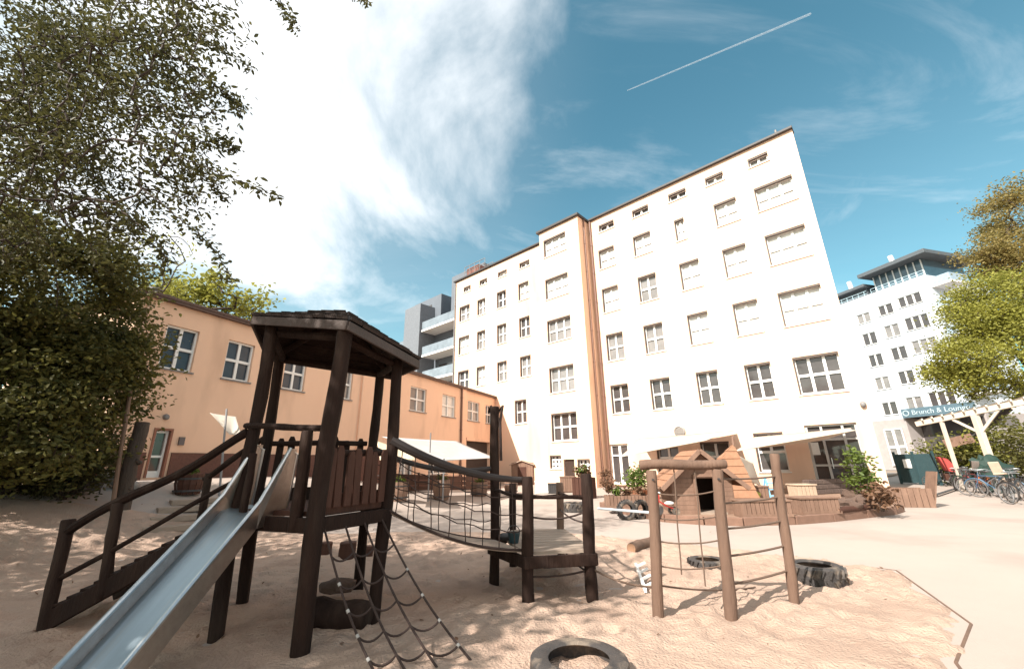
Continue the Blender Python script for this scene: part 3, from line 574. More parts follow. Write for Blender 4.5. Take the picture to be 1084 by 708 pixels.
# ramp with handrails
rp = root('boarding_ramp', 'dark plank ramp with two log handrails climbing from the left to the tower', 'ramp', (-4.0, 5.0, 0)); A0 = v3(-4.72, 4.80, 0); A1 = v3(-4.95, 5.75, 0)
nearT, farT = p2+v3(-.06, .02, 0), t3+v3(-.06, .0, 0)
for a, b in ((A0, nearT), (A1, farT)): m = MB(); m.beam(Z(a, .12), Z(b, 1.06), .06, .17); m.build('stringer', WOOD, rp, bevel=.01)
m = MB()
for k in range(13):
    t = (k+.5)/13.5; a, b = A0+(nearT-A0)*t, A1+(farT-A1)*t; z = .12+.94*t+.10; m.beam(Z(a, z), Z(b, z), .115, .028)
m.build('deck_boards', WOOD, rp, bevel=.005)
for a, b, tb in ((A0, nearT, .3),):
    for t, top in ((0, 1.06), (tb, 1.22)):
        p = a+(b-a)*t; m = MB(); m.log(Z(p, -.2 if t == 0 else .33), Z(p-v3(.09, 0, 0), top), .062 if t == 0 else .055, .008, seed=int(t*10)); m.build('post', WOOD, rp, True)
    m = MB(); m.log(Z(a, .93)-v3(.08, 0, 0), Z(b, 1.93), .05, .05, 8, 14, seed=4); m.build('handrail', WOOD, rp, True)
    m = MB(); m.log(Z(a, .50), Z(b, 1.45), .026, .02, 8, 10, seed=5); m.build('middle_rail', WOOD, rp, True)
m = MB(); m.log(Z(A1+(farT-A1)*.55, 1.42), Z(farT, 1.93), .04, .02, 8, 8, seed=6); m.build('far_handrail', WOOD, rp, True)
p = A1+(farT-A1)*.58; m = MB(); m.log(Z(p, .62), Z(p, 1.5), .05, .006, seed=7); m.build('post', WOOD, rp, True)
# low platform
q1, q2, q3, q4, q5 = v3(-.3, 6.25, 0), v3(.14, 5.42, 0), v3(.89, 5.52, 0), v3(.72, 7.2, 0), v3(-.05, 7.2, 0)
plat = root('low_platform', 'low wooden play platform on log posts between rope bridge and climbing frame', 'platform', (.35, 6.3, 0))
for p, z, rr, mm in ((q1, 2.38, .07, WOOD), (q2, 1.40, .075, WOOD), (q3, 1.42, .075, WOOD), (q4, 1.25, .06, LOGW), (q5, 1.25, .06, WOOD)):
    m = MB(); m.log(Z(p, -.25), Z(p+v3(.02, 0, 0), z), rr, .012, seed=int(abs(p[0]*100))); m.build('post', mm, plat, True)
pr = [q2, q3, q4, q5, q1]; pm = sum(pr)/5
m = MB(); ins = [pm+(p-pm)*1.02 for p in pr]; nbd = 9
for k in range(nbd):                                              # planks from the near edge to the far edge
    t0, t1 = k/nbd+.006, (k+1)/nbd-.006; L0, L1 = (q2 if 1 else q2), q5; a0 = q2+(q5-q2)*t0-v3(.16*math.sin(math.pi*t0), 0, 0); b0 = q3+(q4-q3)*t0; a1 = q2+(q5-q2)*t1-v3(.16*math.sin(math.pi*t1), 0, 0); b1 = q3+(q4-q3)*t1
    m.slab([Z(a0, .555), Z(b0+v3(.06, 0, 0), .555), Z(b1+v3(.06, 0, 0), .555), Z(a1, .555)], .035)
m.build('deck', GREYW, plat)
for a, b in zip(pr, pr[1:]+pr[:1]):
    o_ = unit((a+b)/2-pm)*.06; d = unit(b-a); m = MB(); m.beam(Z(a, .455)+o_-d*.06, Z(b, .455)+o_+d*.06, .05, .13); m.build('edge_beam', WOOD, plat, bevel=.008)
for a, b, z in ((q2, q3, 1.17), (q3, q4, 1.12), (q4, q5, 1.05), (q1, q2, 1.2)):
    m = MB(); m.log(Z(a, z), Z(b, z-.03), .024, .015, 8, seed=int(z*50)); m.build('rail', WOOD, plat, True)
for a, b, z0, z1, sag in ((q2, q3, .95, .98, .06), (q3, q4, .85, .85, .05), (q2, q3, .3, .34, .03), (q3, q4, .3, .3, .05)):
    m = MB(); m.rope(Z(a, z0), Z(b, z1), .012, sag); m.build('rope', ROPE, plat, True)
m = MB()
for s_ in (-1, 1):
    pts = [Z(q1, 2.30)+v3(.07*s_, .05, 0), Z(q1, 2.36)+v3(.09*s_+.05, 0, .03), Z(q1, 2.2)+v3(.1, -.03, -.05), Z(q1, 1.6)+v3(.11, -.03, 0)]; m.tube(pts, .022, 6)
m.build('rope_loop', ROPE, plat, True)
# rope bridge
br = root('rope_bridge', 'sagging rope bridge with knotted net sides between tower and low platform', 'rope bridge', (-1, 5.7, 0)); K = 16
def cat(a, b, za, zb, sag, k=K): return [Z(a+(b-a)*(i/k), za+(zb-za)*i/k-sag*4*(i/k)*(1-i/k)) for i in range(k+1)]
E0, E1 = t4+v3(.05, .0, 0), q2+v3(-.05, .05, 0); W0, W1 = t5+v3(.05, 0, 0), q1+v3(0, -.02, 0)
ne, fe = cat(E0, E1, 1.10, .57, .11), cat(W0, W1, 1.10, .57, .11)
m = MB()
for i in range(K):
    for h in range(2):
        u0, u1 = (i+h*.5+.03)/K, (i+h*.5+.47)/K; f = lambda L_, u: L_[0]*0+np.array([np.interp(u*K, range(K+1), [p[c] for p in L_]) for c in range(3)])
        m.slab([f(ne, u0), f(ne, u1), f(fe, u1), f(fe, u0)], .025)
m.build('tread_boards', GREYW, br); nr, fr_ = cat(E0, E1, 1.84, 1.36, .10), cat(W0, W1, 1.80, 1.5, .14)
m = MB(); m.tube(nr, [.055-.02*i/K for i in range(K+1)], 8); m.build('handrail', mat('dark padded hand rope', (.04, .03, .028), .8), br, True); m = MB(); m.tube(fr_, .035, 8); m.build('handrail', MATS['dark padded hand rope'], br, True)
for lo, up_ in ((ne, nr), (fe, fr_)):
    m = MB(); m.tube(lo, .016, 6)
    for i in range(1, K, 2 if lo is ne else 4): m.rope(lo[i], up_[i]+v3(.04*math.sin(i*2.), 0, 0), .0065, 0, 6, 5, .012)
    for t in (.25, .48, .72): m.tube([lo[i]+(up_[i]-lo[i])*(t+.02*math.sin(i*1.9+t*9)) for i in range(K+1)], .0065, 5)
    m.build('net_side', ROPE, br, True)
# climbing net hanging from the tower
net = root('climbing_net', 'dark rope climbing net slanting from the tower deck down to the sand', 'climbing net', (-1.2, 4.2, 0))
tops = [Z(p1+(t4-p1)*t, 1.0)+v3(.06, -.03, 0) for t in (.08, .36, .64, .93)]; bots = [G(402, 722), G(434, 718), G(468, 714), G(508, 710)]; strands = []; m = MB()
for a, b in zip(tops, bots):
    pts = [a+(b-a)*(i/12)+v3(0, 0, -.10*math.sin(math.pi*i/12)) for i in range(13)]; strands.append(pts); m = MB(); m.tube(pts, .0105, 6); m.build('strand', ROPE, net, True)
for j in (2, 4, 6, 8, 10):
    m = MB(); pts = []
    for a, b in zip(strands[:-1], strands[1:]): pts += [a[j]+(b[j]-a[j])*(i/8)-v3(0, 0, .055*4*(i/8)*(1-i/8)) for i in range(8)]
    m.tube(pts+[strands[-1][j]], .009, 6); m.build('rung', ROPE, net, True)
for j in (4, 6, 8, 10):
    for s_ in strands[::3]: m = MB(); m.tube([s_[j]-unit(s_[j+1]-s_[j])*.014, s_[j]+unit(s_[j+1]-s_[j])*.014], .0135, 8); m.build('clamp', mat('pale plastic clamp', (.4, .38, .36), .4), net, True)
# climbing frame
A, B, C = v3(1.46, 4.91, 0), v3(2.13, 4.78, 0), v3(3.06, 5.24, 0)
fr = root('rope_climber', 'sunlit three-post log climbing frame with rope net and rope rungs', 'climbing frame', (2.2, 4.95, 0))
for p, z, rr, lx in ((A, 1.46, .062, .0), (B, 1.46, .062, .02), (C, 1.62, .055, .03)): m = MB(); m.log(Z(p, -.25)-v3(.015, 0, 0), Z(p+v3(lx+.09, 0, 0), z), rr, .012, 12, 12, seed=int(p[0]*9)); m.build('post', LOGW, fr, True)
m = MB(); u = unit(B-A); m.log(Z(A, 1.515)-u*.13+v3(.1, 0, 0), Z(B, 1.515)+u*.11+v3(.1, 0, 0), .055, .02, 12, seed=21); m.build('top_log', LOGW, fr, True)
m = MB()
for t, z in ((.36, .42), (.68, .32)): m.rope(Z(A+(B-A)*t, 1.5)+v3(.09, 0, 0), Z(A+(B-A)*t, z)+v3(.03, 0, 0), .008, 0, 6, 5, .006)
for z in (1.22, .97, .74, .5): m.rope(Z(A, z)+v3(.06*z, 0, 0), Z(B, z+.02)+v3(.06*z, 0, 0), .008, .035, 10, 5, .012)
m.build('rope_net', ROPEL, fr, True)
for zb, zc in ((1.36, 1.36), (1.11, 1.13), (.86, .87), (.60, .61), (.34, .36)): m = MB(); m.rope(Z(B, zb)+v3(.065*zb, 0, 0), Z(C, zc)+v3(.07*zc, 0, 0), .0115, .012, 8, 6); m.build('rope_rung', ROPEL, fr, True)
for p in (A, B): m = MB(); m.tube([Z(p, 1.36)+v3(.08, -.07, 0), Z(p, 1.36)+v3(.08, -.05, 0)], .012, 8); m.build('bolt', DKGREY, fr, True)
m = MB(); m.rope(Z(q3, .36), Z(A, .3), .012, .05); m.rope(Z(A, .32), Z(A+v3(1.5, .9, 0), .05), .01, .04); tag(m.build('ground_rope', ROPEL, None, True), 'thin slack rope slung low between the platform and the climbing frame', 'rope')
# ------------------------------------------------------------------ tyres, logs
def tyre(label, c, R, w, flat=True, rz=0., group='old tyres about the playground', treads=22):
    o = root('old_tyre', label, 'tyre', c, group); n = 40; m = MB(); prof = [(.62, -.42), (.70, -.5), (.90, -.5), (.985, -.40), (1., 0), (.985, .40), (.90, .5), (.70, .5), (.62, .42), (.66, .36), (.88, .36), (.9, 0), (.88, -.36), (.66, -.36), (.62, -.42)]
    Rm = np.eye(3) if flat else rotz(rz)@np.array([[1, 0, 0], [0, 0, 1], [0, -1, 0.]]); cc = np.asarray(c, float)+v3(0, 0, w/2-.02 if flat else R-.02)
    m.lathe(cc, [(r*R, z*w) for r, z in prof], n, Rm); m.build('carcass', RUB, o, True); m = MB()
    for k in range(treads):
        for s_ in (-1, 1):
            a = 2*math.pi*(k+.25*s_)/treads; u = v3(math.cos(a), math.sin(a), 0); t = v3(-math.sin(a), math.cos(a), 0); d = unit(t*.5*s_+v3(0, 0, 1)); m.box(cc+Rm@(u*R*1.0+v3(0, 0, .24*w*s_)), (.05, w*.42, R*(.09 if 'tractor' in label else .03)), Rm@np.stack([u, d, np.cross(u, d)], 1))
    if treads: m.build('tread', RUB, o)
    return o
tyre('worn black tyre lying flat in the foreground sand at the bottom edge', G(614, 722), .37, .19, treads=0)
tyre('big black lorry tyre lying flat beside the right climbing frame post', G(866, 617), .315, .25)
tyre('small dusty tyre lying flat in the sand behind the climbing frame', G(750, 601), .27, .15)
tyre('chunky tractor tyre lying on the paving behind the low platform', G(609, 541), .44, .30)
tyre('black tyre leaning upright below the leafy shrub on the kerb', G(664, 550), .27, .17, False, .2); tyre('second upright tyre, right behind the one under the shrub', G(679, 549), .26, .17, False, .5)
def log_thing(name, label, a, b, r, m_=LOGW, cat='log', group=None):
    o = root(name, label, cat, (np.asarray(a)+np.asarray(b))/2, group); m = MB(); m.log(a, b, r, .02, 14, 9, seed=int(abs(a[0])*77)); m.build('bark', m_, o, True)
    d = unit(np.asarray(b)-np.asarray(a))
    for e_, s_ in ((a, -1), (b, 1)): m = MB(); m.tube([np.asarray(e_)+d*s_*.002, np.asarray(e_)+d*s_*.006], r*.8, 12); m.build('cut_end', mat('cut log end', (.34, .2, .12), .85, (.22, .12, .07), 30, .6), o); return o
log_thing('short_log', 'short pale log lying on the sand edge behind the left frame post', G(669, 587)+v3(0, 0, .1), G(692, 579)+v3(0, 0, .1), .10)
a = G(334, 668); log_thing('fallen_log', 'thick dark log lying under the tower in the shade', a+v3(-.1, .1, .14), G(384, 664)+v3(.08, -.12, .14), .14, WOOD)
m = MB(); m.blob(G(352, 640)+v3(0, .1, .17), (.22, .18, .08), 4, .3); tag(m.build('rough_stone', ROCK, None, True), 'flat rough stone on the sand behind the dark log', 'stone')
for i, (px, py, r, lb) in enumerate(((344, 588, .12, 'leftmost small tree stump seat behind the tower posts'), (367, 592, .15, 'stump seat seen between the two back tower posts'), (389, 590, .10, 'small round stump seat right of the back tower posts'))):
    c = G(px, py); m = MB(); m.log(c, c+v3(0, 0, r*1.9), r, .006, 12, 5, seed=i); tag(m.build('stump_seat', WOOD2, None, True), lb, 'stump', 'stump seats in the sand')
# small white wooden ladder lying on the sand by the left frame post
c = G(684, 630); o = root('small_ladder', 'little white slatted ladder half buried beside the left frame post', 'ladder', c); x0, x1 = G(674, 607)+v3(0, 0, .12), G(684, 631)+v3(0, 0, .06); m = MB(); m.beam(x0, x1, .035, .05); m.build('rail', WHITE, o, bevel=.006)
for t in (.1, .36, .62, .88): a = x0+(x1-x0)*t; m = MB(); m.beam(a, a+v3(.14, .05, .04), .03, .025); m.build('rung', WHITE, o)
# left bank: stump pole, thin pole, barrow, stones
c = Gh(128, 541); tp = Y(151, 447, c[1]+.1); m = MB(); m.log(c-v3(0, 0, .2), tp, .155, .05, 12, 12, .1, seed=3)
for k in range(9): t = random.random(); m.blob(c+(tp-c)*t+v3(*(RNG.normal(size=2)*.1), 0), (.06, .06, .05), k)
tag(m.build('tree_stump', BARK, None, True), 'tall knobbly dead tree stump in front of the wing door', 'tree stump')
c = Gh(119, 545); tp = Y(138, 412, c[1]); m = MB(); m.log(c-v3(0, 0, .2), tp, .04, .015, 8, seed=5); tag(m.build('thin_pole', mat('brown pole', (.2, .12, .08), .7), None, True), 'thin leaning wooden pole left of the dead stump', 'pole')
c = Gh(85, 524); s_ = mpp(c); o = root('wheelbarrow', 'dark tipped wheelbarrow standing on the sand under the left trees', 'wheelbarrow', c); m = MB()
T = [c+v3(x*s_, y, z*s_) for x, y, z in ((-8, -.2, 17), (12, -.2, 17), (8, -.15, 4), (-2, -.15, 4), (-8, .3, 17), (12, .3, 17), (8, .25, 4), (-2, .25, 4))]
m.add(T, [(0, 1, 2, 3), (4, 7, 6, 5), (0, 3, 7, 4), (1, 5, 6, 2), (3, 2, 6, 7)]); tb = m.build('tray', DKGREY, o); tb.modifiers.new('s', 'SOLIDIFY').thickness = .01
m = MB()
for y in (-.15, .25): m.tube([c+v3(-10*s_, y, 0), c+v3(-9*s_, y, 12*s_), c+v3(14*s_, y, 14*s_), c+v3(18*s_, y, 12*s_)], .015, 6); m.tube([c+v3(8*s_, y, 10*s_), c+v3(9*s_, y, 0)], .014, 6)
m.build('frame', DKGREY, o, True); m = MB(); m.lathe(c+v3(-10*s_, .05, .14), [(.08, -.04), (.14, -.03), (.14, .03), (.08, .04)], 16, np.array([[1, 0, 0], [0, 0, 1], [0, -1, 0.]])); m.build('wheel', RUB, o, True)
for i, (px, py, sx, lb) in enumerate(((52, 523, .2, 'small dark stone alone on the left sand'), (105, 508, .3, 'pale stone at the edge of the trees on the bank'), (117, 511, .35, 'largest pale stone on the bank left of the stump'), (132, 517, .3, 'rounded stone in the light just beside the stump'))):
    c = Gh(px, py); m = MB(); m.blob(c+v3(0, 0, sx*.25), (sx, sx*.8, sx*.55), i+3, .35); tag(m.build('stone', STONE if i else ROCK, None, True), lb, 'stone', 'stones on the left bank')
log_thing('thin_log', 'thin log lying on the sand behind the small dark stone', Gh(20, 520)+v3(0, 0, .06), Gh(75, 516)+v3(0, 0, .06), .06, BARK)
# ------------------------------------------------------------------ planters left of the platform
def planter(label, px, py, w, h, seed, lm=LPOT, m_=TIMB, hgt=.15):
    c = Gh(px, py); s_ = mpp(c); R = w*s_/2; hh = h*s_; o = root('barrel_planter', label, 'planter', c, 'barrel planters along the yard fence'); m = MB(); n = 14
    for k in range(n):
        a0, a1 = 2*math.pi*(k+.04)/n, 2*math.pi*(k+.96)/n; f = lambda a, r, z: c+v3(r*math.cos(a), r*math.sin(a), z)
        m.add([f(a0, R*.84, 0), f(a1, R*.84, 0), f(a1, R*1.02, hh*.5), f(a0, R*1.02, hh*.5), f(a1, R, hh), f(a0, R, hh), f(a1, R*.85, hh), f(a0, R*.85, hh), f(a1, R*.8, hh*.6), f(a0, R*.8, hh*.6)], [(0, 1, 2, 3), (3, 2, 4, 5), (5, 4, 6, 7), (7, 6, 8, 9)])
    m.build('tub', m_, o); m = MB()
    for z in (.18, .78): m.lathe(c+v3(0, 0, hh*z), [(R*.99, -.025), (R*1.035, -.02), (R*1.035, .02), (R*.99, .025)], 20)
    m.build('hoop', DKGREY, o); m = MB(); m.lathe(c+v3(0, 0, hh*.88), [(R*.84, 0), (R*.4, .03), (0, .04)], 14); m.build('soil', SOIL, o)
    shrub('', '', '', c+v3(0, 0, hh*.85), (R*.6, R*.6, hgt), 24, lm, .08, seed, parent=o, stems=False, per=9); return o
planter('wooden barrel planter of yellow green plants below the ramp handrails', 198, 523, 26, 20, 31, m_=WOOD2); planter('barrel planter with pale green plant just right of the tower', 422, 530, 19, 19, 32)
planter('taller barrel planter with sparse greens behind the rope bridge', 467, 529, 18, 20, 33); planter('barrel planter with bright green plant beside the tall platform post', 507, 525, 18, 14, 34); planter('barrel planter in front of the little wooden shed', 541, 522, 14, 12, 35)
# low board fence joining the planters
a, b = Gh(408, 521), Gh(520, 518); o = root('board_fence', 'low dark board fence running behind the barrel planters', 'fence', (a+b)/2)
for k in range(3): m = MB(); m.beam(a+v3(0, .3, .12+.24*k), b+v3(0, .3, .12+.24*k), .04, .21); m.build('board', WOOD2, o, bevel=.008)
for t in np.linspace(0, 1, 6): p = a+(b-a)*t+v3(0, .36, 0); m = MB(); m.beam(p, p+v3(0, 0, .8), .08, .08); m.build('post', WOOD, o)
# little wooden shed
c = Gh(553, 513); s_ = mpp(c); W, Dp, Hh = 24*s_, 1.6, 22*s_; o = root('garden_shed', 'little brown wooden shed with pale pitched roof by the white wall', 'shed', c); Rs = rotz(-.35); f = lambda x, y, z: c+Rs@v3(x, y, z)
m = MB(); nb = 9
for k in range(nb): m.box(f(-W/2+W*(k+.5)/nb, 0, Hh/2), (W/nb*.95, .03, Hh), Rs); m.box(f(W/2, Dp*(k+.5)/nb, Hh/2), (.03, Dp/nb*.95, Hh), Rs); m.box(f(-W/2, Dp*(k+.5)/nb, Hh/2), (.03, Dp/nb*.95, Hh), Rs)
m.box(f(0, Dp, Hh/2), (W, .03, Hh), Rs); m.build('wall', TIMB, o); m = MB()
for s2 in (-1, 1): m.slab([f(s2*(W/2+.15), -.15, Hh-.12), f(0, -.15, Hh+.22), f(0, Dp+.15, Hh+.22), f(s2*(W/2+.15), Dp+.15, Hh-.12)][::s2], .05, (0, 0, 1))
m.build('roof', mat('pale felt roof', (.5, .38, .3), .9), o); m = MB(); m.box(f(0, -.03, Hh*.42), (W*.4, .03, Hh*.8), Rs); m.build('door', WOOD2, o); m = MB()
m.poly([f(-W/2, -.01, Hh), f(W/2, -.01, Hh), f(0, -.01, Hh+.2)]); m.build('gable', TIMB, o); m = MB(); m.poly([f(-W/2, Dp, Hh), f(W/2, Dp, Hh), f(0, Dp, Hh+.2)]); m.build('gable', TIMB, o)
# box and bin by the dark door, stump, slatted barrel
def crate(name, label, cat, px, py, w, h, m_, dep=.5, rz=0., lid=True, group=None):
    c = Gh(px, py); c[2] = max(c[2], 0); s_ = mpp(c); W, Hh = w*s_, h*s_; R_ = rotz(rz); o = root(name, label, cat, c, group); m = MB(); k = max(3, int(W/.11))
    for j in range(k):
        x = -W/2+W*(j+.5)/k
        for y in (-dep/2, dep/2): m.box(c+R_@v3(x, y, Hh*.48), (W/k*.88, .025, Hh*.93), R_)
    for j in range(4):
        for x in (-W/2, W/2): m.box(c+R_@v3(x, -dep/2+dep*(j+.5)/4, Hh*.48), (.025, dep/4*.9, Hh*.93), R_)
    m.build('slatted_side', m_, o, bevel=.004); m = MB()
    if lid: m.box(c+R_@v3(0, 0, Hh-.02), (W+.08, dep+.08, .05), R_); m.build('lid', m_, o, bevel=.01)
    else: m.box(c+R_@v3(0, 0, Hh*.8), (W*.94, dep*.9, .04), R_); m.build('soil', SOIL, o)
    m = MB(); m.box(c+R_@v3(0, -dep/2-.022, Hh*.12), (W+.03, .02, .07), R_); m.build('rail', m_, o); return o, c, W, Hh, R_
crate('storage_box', 'small white box standing beside the dark tower door', 'box', 573.5, 522, 13, 12, WHITE, .6); crate('black_crate', 'small black crate right next to the white box', 'crate', 585, 522, 9, 10, DKGREY, .5)
c = Gh(619, 527); o = root('tall_planter', 'tall round slatted planter with thin grasses behind the platform', 'planter', c); s_ = mpp(c); m = MB(); R = 12*s_
for k in range(16): a = 2*math.pi*k/16; m.box(c+v3(R*math.cos(a), R*math.sin(a), .45), (.03, R*.36, .9), rotz(a))
m.build('tub', WOOD2, o); shrub('', '', '', c+v3(0, 0, .85), (.35, .35, .3), 30, LDRY, .16, 41, parent=o, stems=False); shrub('', '', '', c+v3(0, 0, .9), (.3, .3, .3), 22, LPOT, .13, 42, parent=o, stems=False)
c = Gh(600, 520); crate('slatted_bin', 'narrow slatted wooden bin left of the tall round planter', 'bin', 601, 521, 14, 16, TIMB, .5)
# ------------------------------------------------------------------ things on the island
ZB = .165
def GB(px, py): return G(px, py, ZB)
def crateB(name, label, cat, px, py, w, h, m_, dep=.5, rz=0., lid=True, group=None):
    global Gh; old = Gh; Gh = GB
    try: return crate(name, label, cat, px, py, w, h, m_, dep, rz, lid, group)
    finally: Gh = old
o, c, W, Hh, R_ = crateB('flower_box', 'long wooden flower box with dry plants at the left end of the island', 'planter', 664, 537, 44, 13, TIMB, .6, -.1, False)
for k, (t, lm) in enumerate(((-.38, LDRY), (-.2, LPOT), (.0, LDRY), (.3, LDRY))): shrub('', '', '', c+R_@v3(W*t, 0, Hh*.8), (.16, .14, .32 if k == 0 else .15), 18, lm, .1, 50+k, parent=o, stems=False)
c = GB(681, 530)+v3(0, .55, 0); o = root('potted_shrub', 'bushy green shrub in a terracotta bowl behind the left frame post', 'potted plant', c); m = MB(); m.lathe(c, [(.0, .0), (.24, 0), (.40, .32), (.43, .36), (.38, .36), (.3, .28), (0, .28)], 18); m.build('bowl', TERRA, o, True); shrub('', '', '', c+v3(0, 0, .28), (.48, .45, .5), 80, LPOT, .13, 61, parent=o)
c = GB(645, 522)+v3(0, .4, 0); shrub('dry_plant', 'thin dry plant beside the glazed double door', 'plant', c, (.3, .25, .55), 40, LDRY, .12, 62)
# playhouse
c = GB(747, 544); s_ = mpp(c); o = root('playhouse', 'small wooden playhouse with gabled porch and steep shingled roof', 'playhouse', c); Rp = rotz(-.12); f = lambda x, y, z: c+Rp@v3(x, y, z); W = 1.6; hb = .92
m = MB(); nb = 8
for k in range(nb):
    z = hb*(k+.5)/nb; m.box(f(-W/2, .75, z), (.03, 1.5, hb/nb*.96), Rp); m.box(f(W/2, .75, z), (.03, 1.5, hb/nb*.96), Rp); m.box(f(0, 1.5, z), (W, .03, hb/nb*.96), Rp)
    m.box(f(-W*.5+.31, 0, z), (.62, .03, hb/nb*.96), Rp); m.box(f(W*.5-.2, 0, z), (.40, .03, hb/nb*.96), Rp)
m.build('wall', TIMB, o); m = MB(); m.poly([f(-W/2, .01, hb), f(W/2, .01, hb), f(0, .01, 1.64)]); m.build('gable', TIMB, o); m = MB(); m.poly([f(-W/2, 1.49, hb), f(W/2, 1.49, hb), f(0, 1.49, 1.64)]); m.build('gable', TIMB, o)
m = MB()
for s2 in (-1, 1):
    for k in range(6):
        t0, t1 = k/6, (k+1.2)/6; e = lambda t, y: f(s2*(1.12-1.12*t), y, .70+.98*t); q = [e(t0, -.28), e(min(1, t1), -.28), e(min(1, t1), 1.7), e(t0, 1.7)]; n = unit(np.cross(q[1]-q[0], q[3]-q[0])); n = n if n[2] > 0 else -n
        m.slab([q[0]+n*.03, q[1]+n*.008, q[2]+n*.008, q[3]+n*.03], .03, n)
m.build('roof', mat('playhouse shingles', (.36, .18, .105), .85, (.22, .11, .06), 8, .7, .5, 40), o); m = MB()
for s2 in (-1, 1): m.beam(f(s2*1.14, -.31, .65), f(0, -.31, 1.66), .04, .12)
m.build('bargeboard', TIMB, o, bevel=.006); m = MB()
for x in (-W*.5+.62, W*.5-.40): m.beam(f(x, -.02, 0), f(x, -.02, 1.02), .08, .08)
m.beam(f(-W*.5+.62, -.02, 1.0), f(W*.5-.4, -.02, 1.0), .07, .08); m.build('door_frame', TIMB, o); m = MB(); m.box(f(0, 1.44, .5), (W*.95, .04, 1), Rp); m.build('back_panel', mat('dark interior boards', (.05, .028, .02), .8), o)
m = MB(); m.box(f(.2, .3, .02), (.7, .8, .06), Rp); m.build('doorstep', GREYW, o)
q = root('slide_hut_roof', 'steep brown shingled tipi roof rising right behind the playhouse', 'hut', f(.9, 2.2, 0)); m = MB(); ap = Y(776, 470, c[1]+2.4); bs = [f(-.1, 1.9, .0), f(2.3, 1.9, .0), f(2.3, 3.4, 0), f(-.1, 3.4, .0)]
for i in range(4):
    for k in range(8):
        t0, t1 = k/8, min(1, (k+1.2)/8); a, b = bs[i], bs[(i+1) % 4]; n = unit(np.cross(b-a, ap-a)); n = n if n@((a+b)/2-f(1.1, 2.6, 0)) > 0 else -n
        m.slab([a+(ap-a)*t0+n*.03, b+(ap-b)*t0+n*.03, b+(ap-b)*t1+n*.005, a+(ap-a)*t1+n*.005], .025, n)
m.build('shingles', MATS['playhouse shingles'], q); m = MB(); m.log(ap-v3(0, 0, .3), ap+v3(0.03, 0, .25), .04, .01, 8); m.build('ridge_pole', TIMB, q)
# ride-on toy
c = GB(706, 545); o = root('toy_tricycle', 'small red and white toy tricycle parked left of the playhouse', 'tricycle', c); RED = mat('red plastic', (.45, .04, .03), .4); m = MB(); RX = np.array([[1, 0, 0], [0, 0, 1], [0, -1, 0.]])
for x, y, r in ((-.22, 0, .14), (.2, -.17, .1), (.2, .17, .1)): w_ = MB(); w_.lathe(c+v3(x, y, r), [(.03, -.02), (r, -.025), (r, .025), (.03, .02)], 16, RX); w_.build('wheel', RUB, o, True)
m.tube([c+v3(-.22, 0, .14), c+v3(-.16, 0, .46), c+v3(-.18, 0, .58)], .018, 8); m.tube([c+v3(-.18, 0, .36), c+v3(.0, 0, .24), c+v3(.2, 0, .16)], .02, 8); m.build('frame', RED, o, True)
m = MB(); m.tube([c+v3(-.18, -.17, .58), c+v3(-.18, .17, .58)], .016, 8); m.build('handlebar', WHITE, o, True); m = MB(); m.blob(c+v3(.1, 0, .30), (.13, .1, .05), 1, .1); m.build('seat', WHITE, o, True)
# benches / boxes
crateB('slatted_bench_box', 'left slatted timber box bench on the island edge', 'bench', 808, 546.5, 50, 17, TIMB, .5, -.05, True, 'slatted box benches'); crateB('slatted_bench_box', 'slatted timber box bench right of the right frame post', 'bench', 863, 543.5, 42, 17, TIMB, .5, .1, True, 'slatted box benches')
crateB('pale_crate', 'pale wooden crate behind the right slatted box bench', 'crate', 851, 528, 19, 15, mat('pale boards', (.5, .37, .27), .8), .6)
o, c, W, Hh, R_ = crateB('painted_board_box', 'brown board box with a yellow green blot behind the left bench', 'box', 801, 531, 22, 16, TIMB, .4); m = MB(); m.blob(c+R_@v3(-.1, -.235, Hh*.45), (.16, .012, .12), 3, .4); m.build('paint_blot', mat('yellow green paint', (.42, .40, .08), .6), o)
# blue step ladder chair
c = GB(822, 531); s_ = mpp(c); o = root('step_ladder', 'light blue wooden step ladder standing behind the left bench', 'ladder', c); LBL = mat('light blue paint', (.22, .48, .66), .5, (.18, .42, .6), 8, .5); Hh = 25*s_; W = .42
for x in (-W/2, W/2):
    m = MB(); m.beam(c+v3(x*1.15, -.12, 0), c+v3(x*.85, .1, Hh), .045, .06, (0, 1, 0)); m.build('rail', LBL, o); m = MB(); m.beam(c+v3(x*1.15, .34, 0), c+v3(x*.85, .13, Hh), .04, .05, (0, 1, 0)); m.build('rail', LBL, o)
for t in (.25, .5, .75, .97): m = MB(); m.box(c+v3(0, -.12+.22*t, Hh*t), (W*1.0, .12, .035)); m.build('step', LBL, o)
# boulders/logs
for i, (px, py, sx, sy, sz_, lb) in enumerate(((896, 541, .38, .28, .2, 'big brown boulder at the right end of the box benches'), (914, 538, .36, .3, .22, 'brown boulder between the big boulder and the leafy plant'), (906, 531, .44, .3, .28, 'rear boulder behind the big brown one'))):
    c = GB(px, py); m = MB(); m.blob(c+v3(0, 0, sz_*.6), (sx, sy, sz_), i+11, .45, 18, 12, 2.); tag(m.build('boulder', ROCK, None, True), lb, 'boulder', 'boulders on the island')
log_thing('border_log', 'dark log laid along the kerb in front of the boulders', GB(887, 544)+v3(0, 0, .08), GB(920, 540)+v3(0, 0, .08), .08, WOOD2)
a, b = GB(861, 524), GB(915, 521); o = root('low_wall', 'low dark stone wall before the glazed entrance', 'wall', (a+b)/2); m = MB()
for k in range(7):
    for j in range(3): u0 = a+(b-a)*((k+(j % 2)*.4)/7.4); m.box(u0+(b-a)/16+v3(0, .3, .1+.19*j), (np.linalg.norm(b-a)/7.6, .3, .18), rotz(math.atan2((b-a)[1], (b-a)[0])))
